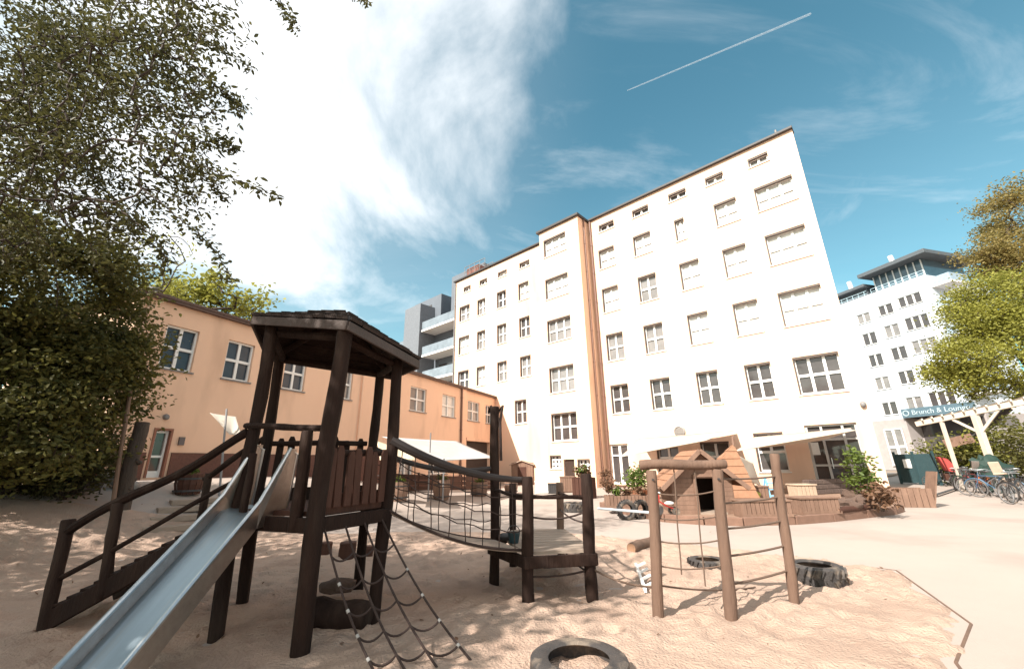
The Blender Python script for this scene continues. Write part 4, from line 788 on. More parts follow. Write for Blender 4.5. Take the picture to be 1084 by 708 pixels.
m.build('stones', mat('dark wall stone', (.13, .09, .075), .9, (.08, .055, .045), 6, .6, .6, 30), o, bevel=.02)
c = GB(917, 532); shrub('leafy_plant', 'tall bright green leafy plant beside the glazed entrance', 'plant', c, (.42, .4, .85), 80, LPOT, .15, 71); c = GB(936, 541); shrub('withered_plant', 'withered brown plant at the right tip of the island', 'plant', c, (.4, .35, .34), 50, LDRY, .13, 72)
# wicker armchair
c = G(963, 536); s_ = mpp(c); o = root('wooden_armchair', 'boxy brown wooden armchair standing alone on the paving', 'armchair', c); Ra = rotz(-1.9); f = lambda x, y, z: c+Ra@v3(x, y, z); W, D_, hs, hbk = .60, 1.15, .46, 1.1
def slats(name, P0, ux, uz, n, th, m_):
    m = MB(); ux = np.asarray(ux); uz = np.asarray(uz); nn = unit(np.cross(ux, uz))
    for k in range(n): q = [P0+ux*((k+.05)/n), P0+ux*((k+.95)/n), P0+ux*((k+.95)/n)+uz, P0+ux*((k+.05)/n)+uz]; m.slab(q, th, nn)
    m.build(name, m_, o)
ar = lambda v: Ra@np.asarray(v, float)
slats('front', f(-W/2, -D_/2, 0), ar((W, 0, 0)), ar((0, 0, hs)), 7, .03, TIMB); slats('arm', f(-W/2, -D_/2, 0), ar((0, D_, 0)), ar((0, 0, hs+.12)), 7, .03, TIMB); slats('arm', f(W/2, -D_/2, 0), ar((0, D_, 0)), ar((0, 0, hs+.12)), 7, .03, TIMB)
slats('backrest', f(-W/2, D_/2-.06, 0), ar((W, 0, 0)), ar((0, .32, hbk)), 7, .035, TIMB); slats('seat', f(-W/2, -D_/2, hs-.04), ar((W, 0, 0)), ar((0, D_, 0)), 6, .03, TIMB)
# pale pipe from the platform
m = MB(); m.tube([G(634, 549)+v3(0, 0, .28), G(692, 556)+v3(0, 0, .30)], .035, 10); tag(m.build('balance_pipe', mat('pale blue grey pipe', (.5, .56, .6), .4), None, True), 'pale horizontal balance pipe in front of the upright tyres', 'pipe')
for i, (x, y) in enumerate(((634, 552), (690, 560))): pass
# toys on the platform
c = v3(-.02, 6.0, .56); o = root('toy_bucket', 'small dark toy bucket left on the platform edge', 'bucket', c); m = MB(); m.lathe(c, [(0, .0), (.06, 0), (.085, .13), (.075, .13), (.055, .02), (0, .02)], 14); m.build('pail', mat('dark teal plastic', (.02, .05, .06), .5), o, True); m = MB(); m.tube([c+v3(.08*math.cos(a), 0, .13+.08*math.sin(a)) for a in np.linspace(0, math.pi, 9)], .006, 5); m.build('handle', DKGREY, o)
c = v3(-.12, 6.2, .56); m = MB(); m.blob(c+v3(0, .02, .04), (.12, .08, .05), 6, .2); tag(m.build('sand_mould', DKGREY, None, True), 'dark plastic sand mould beside the toy bucket', 'toy')
# ------------------------------------------------------------------ shade sails
def sail(name, label, corners, m_, sag=.25, n=16, bul=.0, pole=None):
    A_, B_, C_, D_ = [np.asarray(c, float) for c in corners]; o = root(name, label, 'shade sail', sum((A_, B_, C_, D_))/4, 'shade sails'); V = []
    for i in range(n+1):
        for j in range(n+1):
            u, v = i/n, j/n; u2 = u+.06*math.sin(2*math.pi*v)*0; k = (1-(2*u-1)**2)*(1-(2*v-1)**2); e = .10*((1-(2*v-1)**2)*(1-2*u)*(1-k) ); e2 = .10*((1-(2*u-1)**2)*(1-2*v)*(1-k))
            uu, vv = u+e*.25, v+e2*.25; p = (A_*(1-uu)+B_*uu)*(1-vv)+(D_*(1-uu)+C_*uu)*vv; V.append(p-v3(0, 0, sag*k+.04*math.sin(7*u+5*v)*k))
    m = MB(); m.add(V, [(i*(n+1)+j, (i+1)*(n+1)+j, (i+1)*(n+1)+j+1, i*(n+1)+j+1) for i in range(n) for j in range(n)]); q = m.build('cloth', m_, o, True); q.modifiers.new('s', 'SOLIDIFY').thickness = .008
    for P in pole or (): t = MB(); t.tube([P[0], P[1]], .03, 8); t.build('pole', GREYM, o, True)
    return o
d0 = G(422, 522)[1]; pL = lambda a, z, d: FL.pt(a, z, d)
a1, b1, c1, d1 = Y(404, 462, 17.5), Y(484, 467, 23), Y(526, 485, 22.5), Y(470, 488, 16.5)
sail('shade_sail', 'grey and white shade sail stretched over the yard before the orange wing', (a1, b1, c1, d1), GSAIL, .15, pole=((v3(d1[0]+.0, d1[1], .2), d1+v3(0, 0, .1)), (v3(*Gh(453, 530)[:2], 0), Y(456, 458, Gh(453, 530)[1]))))
sail('shade_sail', 'small cream awning low beside the tower under the grey sail', (Y(398, 466, 17.6), Y(436, 478, 17.6), Y(441, 487, 15.2), Y(402, 487, 15.)), CREAM, .06)
sail('shade_sail', 'small folded white sail hanging left of the tower before the orange wall', (Y(222, 437, 13.5), Y(250, 441, 13.8), Y(256, 461, 13.3), Y(243, 460, 13.0)), SAIL, .1, pole=((Gh(232, 525), Y(240, 433, 13.3)),))
sail('shade_sail', 'long white sail above the playhouse hung from the tall white facade', (Y(655, 484, 19.), Y(747, 466, 17.2), FM.pt(-6.8, 3.15, .2), FM.pt(-12.6, 3.0, .2)), SAIL, .25)
s1, s2 = Y(776, 478, 17.), Y(908, 455, 16.8)
sail('shade_sail', 'white sail over the box benches reaching to the entrance corner', (s1, s2, FM.pt(-1.7, 2.95, .2), FM.pt(-5.9, 2.75, .2)), SAIL, .3, pole=((v3(s1[0], s1[1], .1), s1+v3(0, 0, .15)),))
sail('shade_sail', 'steep white sail flap slanting down right of the playhouse roof', (Y(779, 480, 16.8), Y(797, 490, 17.2), Y(806, 515, 17.6), Y(782, 505, 17.)), SAIL, .05)
# table under the grey sail
c = Gh(437, 512)+v3(0, 1., 0); o = root('garden_table', 'small pale garden table in the shade of the sails', 'table', c); m = MB(); m.box(c+v3(0, 0, .74), (1.1, .8, .05)); m.build('top', GREYW, o, bevel=.01)
for x in (-.45, .45):
    for y in (-.3, .3): m = MB(); m.beam(c+v3(x, y, 0), c+v3(x, y, .71), .06, .06); m.build('leg', GREYW, o)
for i, (dx, lb) in enumerate(((-1.0, 'plain wooden bench left of the shaded garden table'), (1.2, 'plain wooden bench right of the shaded garden table'))):
    cc = c+v3(dx, .1, 0); o = root('garden_bench', lb, 'bench', cc, 'benches by the garden table'); m = MB(); m.box(cc+v3(0, 0, .44), (.35, 1.4, .05)); m.build('seat', WOOD2, o)
    for y in (-.55, .55): m = MB(); m.box(cc+v3(0, y, .205), (.3, .06, .41)); m.build('leg', WOOD2, o)
# ------------------------------------------------------------------ pergola, bikes, bins at the right
gz = 0.
pg = root('timber_pergola', 'pale timber pergola roof on posts above the parked bicycles', 'pergola', G(1030, 508)); PALE = mat('pale bleached timber', (.60, .52, .44), .8, (.5, .42, .35), 6, .6, .3, 40)
f0, f1 = Y(970, 449, 22.), Y(1105, 421, 17.5); dirp = unit(f1-f0); zt_ = (f0[2]+f1[2])/2
m = MB(); m.beam(f0, f1, .16, .24); m.build('front_beam', PALE, pg, bevel=.015); bk = v3(1.6, 1.9, .1); m = MB(); m.beam(f0+bk+dirp*.6, f1+bk, .14, .2); m.build('back_beam', PALE, pg, bevel=.015)
m = MB()
for t in np.linspace(.06, .96, 11): p = f0+(f1-f0)*t; m.beam(p+v3(0, 0, .17)-bk*.12, p+bk*1.1+v3(0, 0, .12), .06, .1)
m.build('slats', PALE, pg)
for ppx, w in ((996, .13), (1031, .22), (1098, .2)):
    p = min((f0+(f1-f0)*t for t in np.linspace(0, 1, 200)), key=lambda q: abs(542+F*(q[0]*CR-(q[1]*SP-(q[2]-H)*CP)*SR)/(q[1]*CP+(q[2]-H)*SP)-ppx)); m = MB(); m.beam(v3(p[0], p[1], 0), p-v3(0, 0, .12), w, w, (0, 1, 0)); ps = m.build('post', PALE, pg, bevel=.01); 
    for s_ in ((-1, 1) if w > .15 else ()): m = MB(); m.beam(p+dirp*s_*.85-v3(0, 0, .13), p-v3(0, 0, .95), .08, .1); m.build('brace', PALE, pg)
m = MB(); a, b = Y(1000, 470, 25), Y(1030, 463, 24); m.beam(a, b, .06, .5); m.build('side_board', TIMB, pg)
RX = np.array([[1, 0, 0], [0, 0, 1], [0, -1, 0.]])
def bike(label, frame_m, basket=None, bag=None, seat=None):
    o = root('bicycle', label, 'bicycle', (0, 0, 0), 'bicycles parked under the pergola')
    for x in (-.52, .52):
        m = MB(); n = 28; m.lathe(v3(x, 0, .34), [(.325, -.018), (.345, -.012), (.348, 0), (.345, .012), (.325, .018)], n, RX); w = m.build('wheel', RUB, o, True); m = MB(); m.lathe(v3(x, 0, .34), [(.325, -.014), (.305, -.012), (.305, .012), (.325, .014)], n, RX)
        for k in range(14): a = 2*math.pi*k/14; m.tube([v3(x, .01*(-1)**k, .34), v3(x+.31*math.cos(a), 0, .34+.31*math.sin(a))], .003, 3, False)
        m.build('rim', GREYM, w); m = MB(); m.tube([v3(x+.37*math.cos(a), 0, .34+.37*math.sin(a)) for a in np.linspace(.4, 2.9, 12)], .02, 6); m.build('mudguard', frame_m, o, True)
    bb, st_, hd, sd = v3(-.08, 0, .28), v3(-.25, 0, .80), v3(.34, 0, .82), v3(-.27, 0, .93); m = MB()
    for a, b, r in ((bb, st_, .016), (bb, hd-v3(0, 0, .12), .018), (st_, hd, .016), (bb, v3(-.52, 0, .34), .01), (st_, v3(-.52, 0, .34), .009), (hd+v3(-.01, 0, .12), v3(.44, 0, .55), .017)): m.tube([a, b], r, 7)
    for y in (-.05, .05): m.tube([v3(.44, 0, .55), v3(.47, y, .5), v3(.52, y, .34)], .01, 6)
    m.build('frame', frame_m, o, True); m = MB(); m.tube([st_, sd], .013, 6); m.blob(sd+v3(-.03, 0, .02), (.14, .07, .035), 1, .15); m.build('saddle', DKGREY, o, True)
    m = MB(); m.tube([v3(.26, -.27, 1.0), v3(.31, -.2, 1.02), v3(.33, 0, 1.), v3(.31, .2, 1.02), v3(.26, .27, 1.0)], .012, 6); m.tube([hd, v3(.33, 0, 1.)], .014, 6); m.build('handlebar', STEEL, o, True)
    m = MB(); m.lathe(v3(-.08, .05, .28), [(.0, -.01), (.09, -.01), (.09, .01), (0, .01)], 16, RX); m.tube([v3(-.08, .07, .28), v3(.05, .08, .2)], .01, 5); m.tube([v3(-.08, -.07, .28), v3(-.21, -.08, .36)], .01, 5); m.build('crank', STEEL, o, True)
    m = MB(); m.beam(v3(-.75, 0, .74), v3(-.3, 0, .74), .13, .02); m.tube([v3(-.7, .05, .73), v3(-.52, .05, .34)], .007, 5); m.tube([v3(-.7, -.05, .73), v3(-.52, -.05, .34)], .007, 5); m.build('rack', DKGREY, o)
    if basket:
        m = MB()
        for z in np.linspace(.82, 1.06, 4): m.tube([v3(.42+.16*math.cos(a)*(1+.3*(z-.82)), .18*math.sin(a)*(1+.3*(z-.82)), z) for a in np.linspace(0, 2*math.pi, 17)], .008, 4)
        for a in np.linspace(0, 2*math.pi, 13): m.tube([v3(.42+.15*math.cos(a), .17*math.sin(a), .81), v3(.42+.17*math.cos(a), .19*math.sin(a), 1.06)], .006, 4)
        m.build('basket', basket, o)
    if bag: m = MB(); m.blob(v3(-.52, .13, .6), (.17, .07, .16), 2, .15); m.blob(v3(-.52, -.13, .6), (.17, .07, .16), 3, .15); m.build('pannier', bag, o, True)
    if seat: m = MB(); m.box(v3(-.5, 0, .95), (.26, .28, .06)); m.box(v3(-.63, 0, 1.15), (.06, .28, .42), np.array([[math.cos(.2), 0, -math.sin(.2)], [0, 1, 0], [math.sin(.2), 0, math.cos(.2)]])); m.build('child_seat', seat, o, bevel=.02)
    return o
BK = mat('black bike paint', (.02, .02, .022), .35); SV = mat('silver bike paint', (.45, .45, .45), .35, metal=.6); RD = mat('dark red bike paint', (.22, .03, .03), .35); GN = mat('green bike paint', (.03, .09, .06), .35); BU = mat('blue bike paint', (.06, .13, .22), .35); ORG = mat('orange bag cloth', (.55, .16, .05), .7); BEI = mat('beige bag cloth', (.55, .40, .30), .8); TEAL = mat('dark teal cloth', (.03, .09, .08), .7)
spec = [('silver bicycle with black child seat, second row behind the red canopy', SV, None, None, DKGREY, 1010, 503, .9), ('black bicycle with wire basket close to the red canopy', BK, DKGREY, None, None, 1018, 519, .5),
 ('black bicycle with orange panniers in the middle of the front row', BK, None, ORG, None, 1047, 524, .8), ('dark red bicycle right of the thick white pergola post', RD, None, None, None, 1036, 522, 1.2), ('green bicycle with grey child seat in the row behind the orange panniers', GN, None, None, STEELS, 1052, 512, .3), ('blue bicycle with black panniers furthest back under the pergola', BU, None, DKGREY, None, 1030, 507, 1.9),
 ('black bicycle with beige child seat at the right picture edge', BK, None, None, BEI, 1079, 531, .4), ('silver bicycle with beige panniers next to the right picture edge', SV, None, BEI, None, 1068, 528, 1.1), ('black bicycle with teal panniers in the back row at the right', BK, None, TEAL, None, 1072, 516, .7), ('dark red bicycle with wicker basket left of the red canopy, far back', RD, TIMB, None, None, 993, 506, .2), ('blue bicycle leaning on the thin pergola post', BU, DKGREY, None, None, 1001, 509, 1.6)]
bikes_ = []
for lb, fm, bs_, bg, st_, px, py, rz_ in spec:
    o = bike(lb, fm, bs_, bg, st_); p = G(px, py); o.location = Vector((p[0], p[1], .0)); o.rotation_euler = (.06*math.sin(px), 0, rz_); bikes_.append(o)
for k, (px, py) in enumerate([(1016, 512), (1024, 515), (1032, 514), (1040, 516), (1049, 517), (1058, 519), (1066, 521), (1075, 521), (1083, 523), (1020, 504), (1034, 505), (1046, 506), (1058, 508), (1078, 510), (1028, 521), (1042, 525), (1057, 527), (1088, 535)]):
    o = copy_tree(bikes_[(1, 5, 8, 1, 4)[k % 5]]); p = G(px, py); o.location = Vector((p[0], p[1], 0)); o.rotation_euler = (.08*math.sin(k*2.3), 0, .75+.3*math.sin(k*1.7)+(.9 if k > 8 else 0)); o['label'] = 'dark bicycle in the packed jumble under the pergola roof'
# red canopied cargo bike
c = G(1011, 514); s_ = mpp(c); o = root('cargo_bike', 'cargo bicycle with bright red rain canopy over its front box', 'cargo bike', c, 'bicycles parked under the pergola'); f = lambda x, y, z: c+rotz(-.5)@v3(x, y, z)*.8; RDC = mat('red canopy cloth', (.40, .06, .05), .8, (.33, .045, .04), 4, .5)
m = MB(); m.add([f(x, y, z) for x, y, z in ((-.25, -.36, 1.0), (.5, -.36, .80), (-.05, -.33, 1.85), (-.5, -.33, 1.95), (-.25, .36, 1.0), (.5, .36, .80), (-.05, .33, 1.85), (-.5, .33, 1.95))], [(0, 1, 2, 3), (4, 7, 6, 5), (3, 2, 6, 7), (1, 5, 6, 2), (0, 3, 7, 4)]); m.build('canopy', RDC, o, True, .04)
m = MB(); m.box(f(.02, 0, .58), (.72, .53, .37), rotz(-.5)); m.build('box', WOOD2, o, bevel=.03); RW = rotz(-.5)@RX
for x, y in ((.0, -.42), (.0, .42), (-1.3, 0)):
    m = MB(); m.lathe(f(x, y, .3), [(.27, -.02), (.3, -.015), (.3, .015), (.27, .02)], 24, RW); w = m.build('wheel', RUB, o, True); m = MB()
    for k in range(12): a = 2*math.pi*k/12; m.tube([f(x, y, .3), f(x, y, .3)+RW@v3(.28*math.cos(a), .28*math.sin(a), 0)], .004, 3, False)
    m.build('spokes', STEEL, w)
m = MB(); m.tube([f(-.4, 0, .45), f(-.8, 0, .35), f(-1.3, 0, .3)], .025, 8); m.tube([f(-.8, 0, .35), f(-.95, 0, .9)], .02, 8); m.tube([f(-.45, 0, .5), f(-.5, 0, 1.05)], .02, 8); m.tube([f(-.5, -.3, 1.05), f(-.5, .3, 1.05)], .014, 6); m.build('frame', BK, o, True); m = MB(); m.blob(f(-.95, 0, .93), (.14, .1, .05), 2, .1); m.build('saddle', DKGREY, o, True)
# dark kick scooter lying on the paving in front of the cargo bike
c = G(1000, 526); a, b = G(991, 526)+v3(0, 0, .09), G(1012, 519)+v3(0, 0, .09); o = root('kick_scooter', 'dark kick scooter lying on the paving before the red canopy', 'scooter', c); m = MB(); m.beam(a, b, .12, .03); m.build('deck', DKGREY, o); m = MB(); m.tube([b, b+v3(.05, .1, .75)], .018, 6); m.tube([b+v3(-.15, .1, .75), b+v3(.25, .1, .75)], .014, 6); m.build('handlebar', DKGREY, o, True)
for p in (a, b): m = MB(); m.lathe(p-v3(0, 0, .02), [(.02, -.02), (.07, -.02), (.07, .02), (.02, .02)], 12, RX); m.build('wheel', RUB, o, True)
# tarp covered heap
c = G(1067, 522); m = MB(); m.blob(c+v3(0, .3, .75), (.8, .5, .8), 9, .45, 22, 14, 2.4); tag(m.build('tarpaulin', mat('dark green tarpaulin', (.014, .04, .03), .7), None, True), 'dark green tarpaulin draped over parked bicycles at the right', 'tarpaulin')
# gate and bins
gA, gB = Y(944, 474, 27), Y(984, 472, 25.); o = root('yard_gate', 'dark teal metal yard gate beside the corner of the white facade', 'gate', v3(*((gA+gB)/2)[:2], 0)); TG = mat('dark teal gate paint', (.035, .075, .085), .6, (.025, .055, .062), 3, .6)
for t0, t1 in ((0, .48), (.52, 1)):
    m = MB(); a, b = gA+(gB-gA)*t0, gA+(gB-gA)*t1; n = 12
    for k in range(n): p, q_ = a+(b-a)*((k+.04)/n), a+(b-a)*((k+.96)/n); m.add([v3(p[0], p[1], .1), v3(q_[0], q_[1], .1), v3(q_[0], q_[1], 1.75), v3(p[0], p[1], 1.75)], [(0, 1, 2, 3)])
    q = m.build('leaf_panel', TG, o); q.modifiers.new('s', 'SOLIDIFY').thickness = .03
for t in (0, .5, 1): p = gA+(gB-gA)*t; m = MB(); m.beam(v3(p[0], p[1], 0), v3(p[0], p[1], 1.9), .1, .1); m.build('post', TG, o)
m = MB(); p = gA+(gB-gA)*.3; m.box(v3(p[0], p[1], 1.2)-unit(v3(p[0], p[1], 0))*.08, (.35, .03, .5), rotz(-.9)); m.build('notice', WHITE, o)
for i, (px, mm, lb) in enumerate(((988, WHITE, 'pale wheeled bin standing just left of the red canopy'), (982, BU, 'blue grey wheeled bin beside the yard gate'))):
    c = G(px, 505); o = root('wheeled_bin', lb, 'bin', c, 'bins by the yard gate'); m = MB(); m.add([c+v3(x*w, y*w, z) for z, w in ((.08, .24), (1., .3)) for x, y in ((-1, -1), (1, -1), (1, 1), (-1, 1))], [(0, 3, 2, 1), (4, 5, 6, 7), (0, 1, 5, 4), (1, 2, 6, 5), (2, 3, 7, 6), (3, 0, 4, 7)]); m.build('tub', mm, o, bevel=.03)
    m = MB(); m.box(c+v3(0, 0, 1.03), (.66, .68, .06)); m.build('lid', mm, o, bevel=.02); m = MB(); m.tube([c+v3(-.22, .28, .09), c+v3(.22, .28, .09)], .09, 10); m.build('wheels', RUB, o, True)
log_thing('kerb_log', 'pale log lying on the paving at the corner of the facade', G(926, 507)+v3(0, 0, .12), G(950, 503)+v3(0, 0, .12), .12, GREYW)
# ------------------------------------------------------------------ trees
tree('right_tree', 'yellow green bushy tree rising over the pergola at the right edge', 'tree', G(1062, 507)+v3(3, 3.5, 0), G(1062, 507)+v3(3.4, 4, 3.), [(Y(1074, 372, 23.), (3.8, 3.0, 2.9), 120), (Y(1032, 388, 22.5), (1.7, 2., 1.5), 45), (Y(1090, 320, 23), (3.5, 2.8, 2.6), 80), (Y(1046, 330, 23), (2., 2., 1.4), 40)], .26, LYEL, .15, 150, .42, 101, droop=.1, aspect=.55)
tree('tall_sparse_tree', 'taller sparse tree with reddish spring leaves behind the yellow green tree', 'tree', Y(1095, 490, 30)*v3(1, 1, 0), Y(1092, 330, 30), [(Y(1090, 230, 30), (3.4, 3, 3.6), 90), (Y(1066, 275, 29), (2.4, 2.2, 2.2), 60), (Y(1095, 290, 29), (3., 2.4, 2.6), 50)], .22, LPINK, .19, 130, .5, 105, twig=.01, aspect=.55)
for i, (px, py, y, r, lb) in enumerate(((1000, 470, 26, (1.6, 1.4, 1.2), 'olive shrub behind the thin pergola post'), (1030, 478, 25, (1.9, 1.5, 1.1), 'dark shrub behind the thick pergola post'), (1062, 462, 24, (2.2, 1.6, 1.6), 'sunny yellow green shrub behind the pergola at the right'), (1090, 470, 22, (1.8, 1.4, 1.5), 'green shrub at the right picture edge below the pergola'))):
    c = Y(px, py, y); shrub('hedge_shrub', lb, 'shrub', v3(c[0], c[1], 0), (r[0], r[1], r[2]*1.1), 150, (LSUN, LMID, LYEL, LMID)[i], .2, 110+i, 'shrubs behind the pergola', per=12)
# yellow green tree beyond the orange wing
tree('yellow_tree', 'sunlit yellow green tree rising behind the roof of the orange wing', 'tree', Y(205, 470, 20.5)*v3(1, 1, 0)+v3(0, 0, .3), Y(205, 380, 20.5), [(Y(222, 322, 20.5), (2.9, 2.2, 1.5), 85), (Y(185, 325, 20.8), (2.0, 1.8, 1.7), 45)], .22, LYEL, .24, 30, .4, 121, aspect=.55)
tree('pale_tree', 'thin pale green tree at the left end of the orange wing', 'tree', Gh(112, 500)+v3(-1.2, 1.4, 0), Y(135, 330, 15.5), [(Y(125, 345, 15.5), (1.5, 1.5, 1.6), 40), (Y(150, 275, 15.3), (2.2, 1.8, 1.9), 45)], .13, LYEL, .15, 10, .35, 124, twig=.016, aspect=.5)
# dark trees at the left
b = v3(-11.2, 8.4, float(hz(-11.2, 8.4)))
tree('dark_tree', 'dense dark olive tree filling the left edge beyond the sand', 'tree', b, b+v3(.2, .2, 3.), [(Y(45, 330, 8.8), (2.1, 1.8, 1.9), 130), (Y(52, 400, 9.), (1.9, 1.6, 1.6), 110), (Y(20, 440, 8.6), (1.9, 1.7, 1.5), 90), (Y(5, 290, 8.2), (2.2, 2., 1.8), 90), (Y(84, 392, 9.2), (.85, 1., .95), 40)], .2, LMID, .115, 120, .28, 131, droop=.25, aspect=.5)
b = v3(-13.2, 7.0, float(hz(-13.2, 7.0))); shrub('undergrowth_shrub', 'dark shrub under the dense tree at the left picture edge', 'shrub', b, (2.0, 1.6, 1.2), 170, LDARK, .16, 141, 'shrubs on the left bank', per=14)
for px, py, yy, rr, n_, lm, sd_, lb in ((58, 455, 10.2, (1.0, .8, .75), 130, LPOT, 142, 'bright green lit shrub low between the dark tree and the stump'), (15, 475, 9.2, (1.5, .9, .8), 150, LDARK, 143, 'dark low shrub at the foot of the dense tree, far left'), (98, 470, 11.0, (.9, .8, .75), 120, LDARK, 144, 'dark shrub just left of the thin leaning pole'), (50, 480, 10., (1.3, .8, .5), 120, LDARK, 145, 'low dark undergrowth below the bright green shrub')):
    p = Y(px, py, yy); g_ = float(hz(p[0], p[1])); shrub('undergrowth_shrub', lb, 'shrub', v3(p[0], p[1], g_ if sd_ != 142 else max(g_, p[2]-1.)), rr, n_, lm, .11, sd_, 'shrubs on the left bank', per=16)
for px, py, sd_, lb in ((8, 500, 146, 'dark low bush where the left sand meets the trees, at the frame edge'), (42, 498, 147, 'dark low bush behind the small dark stone'), (74, 496, 148, 'dark low bush behind the tipped wheelbarrow')):
    p = Y(px, py, 9.6); shrub('undergrowth_shrub', lb, 'shrub', v3(p[0], p[1], float(hz(p[0], p[1]))), (.9, .6, .5), 110, LDARK, .10, sd_, 'shrubs on the left bank', per=16)
# the big overhanging tree beside the camera
base = v3(-9.6, -1.0, float(hz(-9.6, -1.0)))
big = root('overhanging_tree', 'large dark leafy tree whose branches hang over the upper left', 'tree', base)
tips = []; rg = np.random.default_rng(5)
def limb(px, py, y, jit=.0): return Y(px, py, y)+rg.normal(size=3)*jit
vis = []
for (cx, cy, sx, sy, n, y0, y1) in ((60, 60, 80, 70, 300, 5.0, 7.5), (45, 160, 60, 60, 190, 5.0, 7.0), (150, 45, 55, 50, 80, 4.6, 6.2), (175, 110, 45, 50, 55, 4.8, 6.2), (180, 195, 40, 35, 24, 5.0, 6.2), (110, 225, 60, 30, 26, 5.5, 6.8), (60, 110, 70, 60, 110, 6.5, 8.), (150, 215, 40, 30, 14, 5.4, 6.4), (205, 30, 25, 40, 26, 4.6, 5.6), (15, 240, 40, 40, 45, 5.5, 7.)):
    for _ in range(n): vis.append(limb(min(cx+rg.normal()*sx*.62, 262), cy+rg.normal()*sy*.62, rg.uniform(y0, y1)))
paths = [[(150, 150), (205, 172), (250, 190), (296, 210)], [(160, 100), (200, 150), (225, 190), (238, 212)], [(150, 200), (195, 235), (225, 262), (248, 298)], [(175, 20), (215, 40), (240, 58), (268, 72)], [(190, 60), (225, 88), (250, 108), (255, 122)], [(120, 215), (150, 240), (170, 262), (180, 285)], [(270, -40), (290, -12), (303, 14), (312, 34)], [(300, -50), (340, -25), (370, -8), (388, 4)], [(180, 140), (215, 150), (235, 148), (248, 158)], [(60, 225), (85, 250), (105, 270), (120, 285)]]
twl = MB(); tleaf = []; ptsall = list(vis)
for k, pa in enumerate(paths):
    y = 4.9+.25*(k % 4); P = [Y(px, py, y+.06*i) for i, (px, py) in enumerate(pa)]; ptsall.append(P[0]); Q = []
    for i in range(len(P)-1):
        for j in range(10): Q.append(P[i]+(P[i+1]-P[i])*(j/10)+rg.normal(size=3)*.012)
    Q.append(P[-1]); twl.tube(Q, [.012*(1-.7*i/len(Q)) for i in range(len(Q))], 5, False)
    for i in range(3, len(Q)):
        for _ in range(rg.integers(4, 9)): tleaf.append(Q[i]+rg.normal(size=3)*(.035+.05*(1-i/len(Q))))
# the part of the crown behind and above the camera that shades the sand
shade = np.concatenate([clusters(v3(-6.8, 1.6, 6.6), (2.4, 2.6, 2.6), 170, 151, shell=.1), clusters(v3(-9.3, 1.2, 6.4), (3.1, 3.1, 2.6), 190, 152, shell=.1), clusters(v3(-9.5, 4.5, 6.2), (2.4, 2.4, 2.2), 80, 154, shell=.1)])
shade = np.array([p for p in shade if -.755*p[1]+.656*p[0] < -3.4 and not (p[1]*CP+(p[2]-H)*SP > .1 and -420 < 542+F*p[0]/(p[1]*CP+(p[2]-H)*SP))])
ptsall = np.concatenate([np.array(ptsall), shade]); t = MB(); skeleton(t, base, base+v3(.9, .5, 4.4), ptsall, .15, .005, .25, seed=9, maxr=.018); t.V += []; b0 = len(t.V); t.V += twl.V; t.F += [tuple(i+b0 for i in f) for f in twl.F]; t.build('trunk', BARK, big, True)
nv = len(vis); C = np.repeat(np.array(vis), rg.integers(16, 36, nv), 0); P = C+rg.normal(size=C.shape)*np.array([.17, .17, .12]); P2 = np.repeat(shade, rg.integers(80, 140, len(shade)), 0); P2 = P2+rg.normal(size=P2.shape)*.42
V1, F1 = leaves(np.concatenate([P, np.array(tleaf)]), .094, .3, .45, rng=rg, aspect=.42); V2, F2 = leaves(P2, .19, .3, .2, rng=rg, aspect=.55)
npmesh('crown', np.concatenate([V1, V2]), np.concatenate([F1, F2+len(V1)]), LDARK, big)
# other trees standing to the left of the camera, whose shade reaches the bank
tree('unseen_shade_tree', 'tree with dark crown standing on the bank beyond the left picture edge', 'tree', v3(-15.5, 3.5, 1.), v3(-15.3, 3.7, 4.5), [(v3(-15.2, 3.8, 7.2), (3.4, 3.2, 3.), 170)], .25, LDARK, .2, 45, .4, 161, aspect=.55)

# fallen leaves on the sand and paving
rg = np.random.default_rng(77); n = 420; P = np.stack([rg.uniform(-9, 5.5, n), rg.uniform(1.5, 12, n), np.zeros(n)], 1); P = P[(rg.random(n) < .25+.75*(P[:, 0] < 0))]; P[:, 2] = hz(P[:, 0], P[:, 1])+.045
V, Fq = leaves(P, .05, 3., 0, .1, rng=rg, aspect=.5); V[:, 2] = np.maximum(V[:, 2], np.repeat(P[:, 2], 6)-.01); tag(npmesh('leaf_litter', V, Fq, LDRY), 'scattered dry fallen leaves on the shaded sand', 'leaf litter', None, 'stuff')

for i, (x, y, r, n_, lb) in enumerate(((-12.5, -3.5, (3.2, 3., 2.8), 150, 'unseen leafy tree added on the left bank to deepen the shade'), (-3.5, -7.5, (3.2, 2.6, 2.6), 150, 'unseen leafy tree added behind the camera to deepen the shade'))):
    tree('unseen_shade_tree', lb, 'tree', v3(x, y, float(hz(x, y))), v3(x, y, 4.), [(v3(x, y, 6.6), r, n_)], .22, LDARK, .22, 60, .45, 170+i, aspect=.55)  # out-of-view trees added as blockers to darken the shaded sand
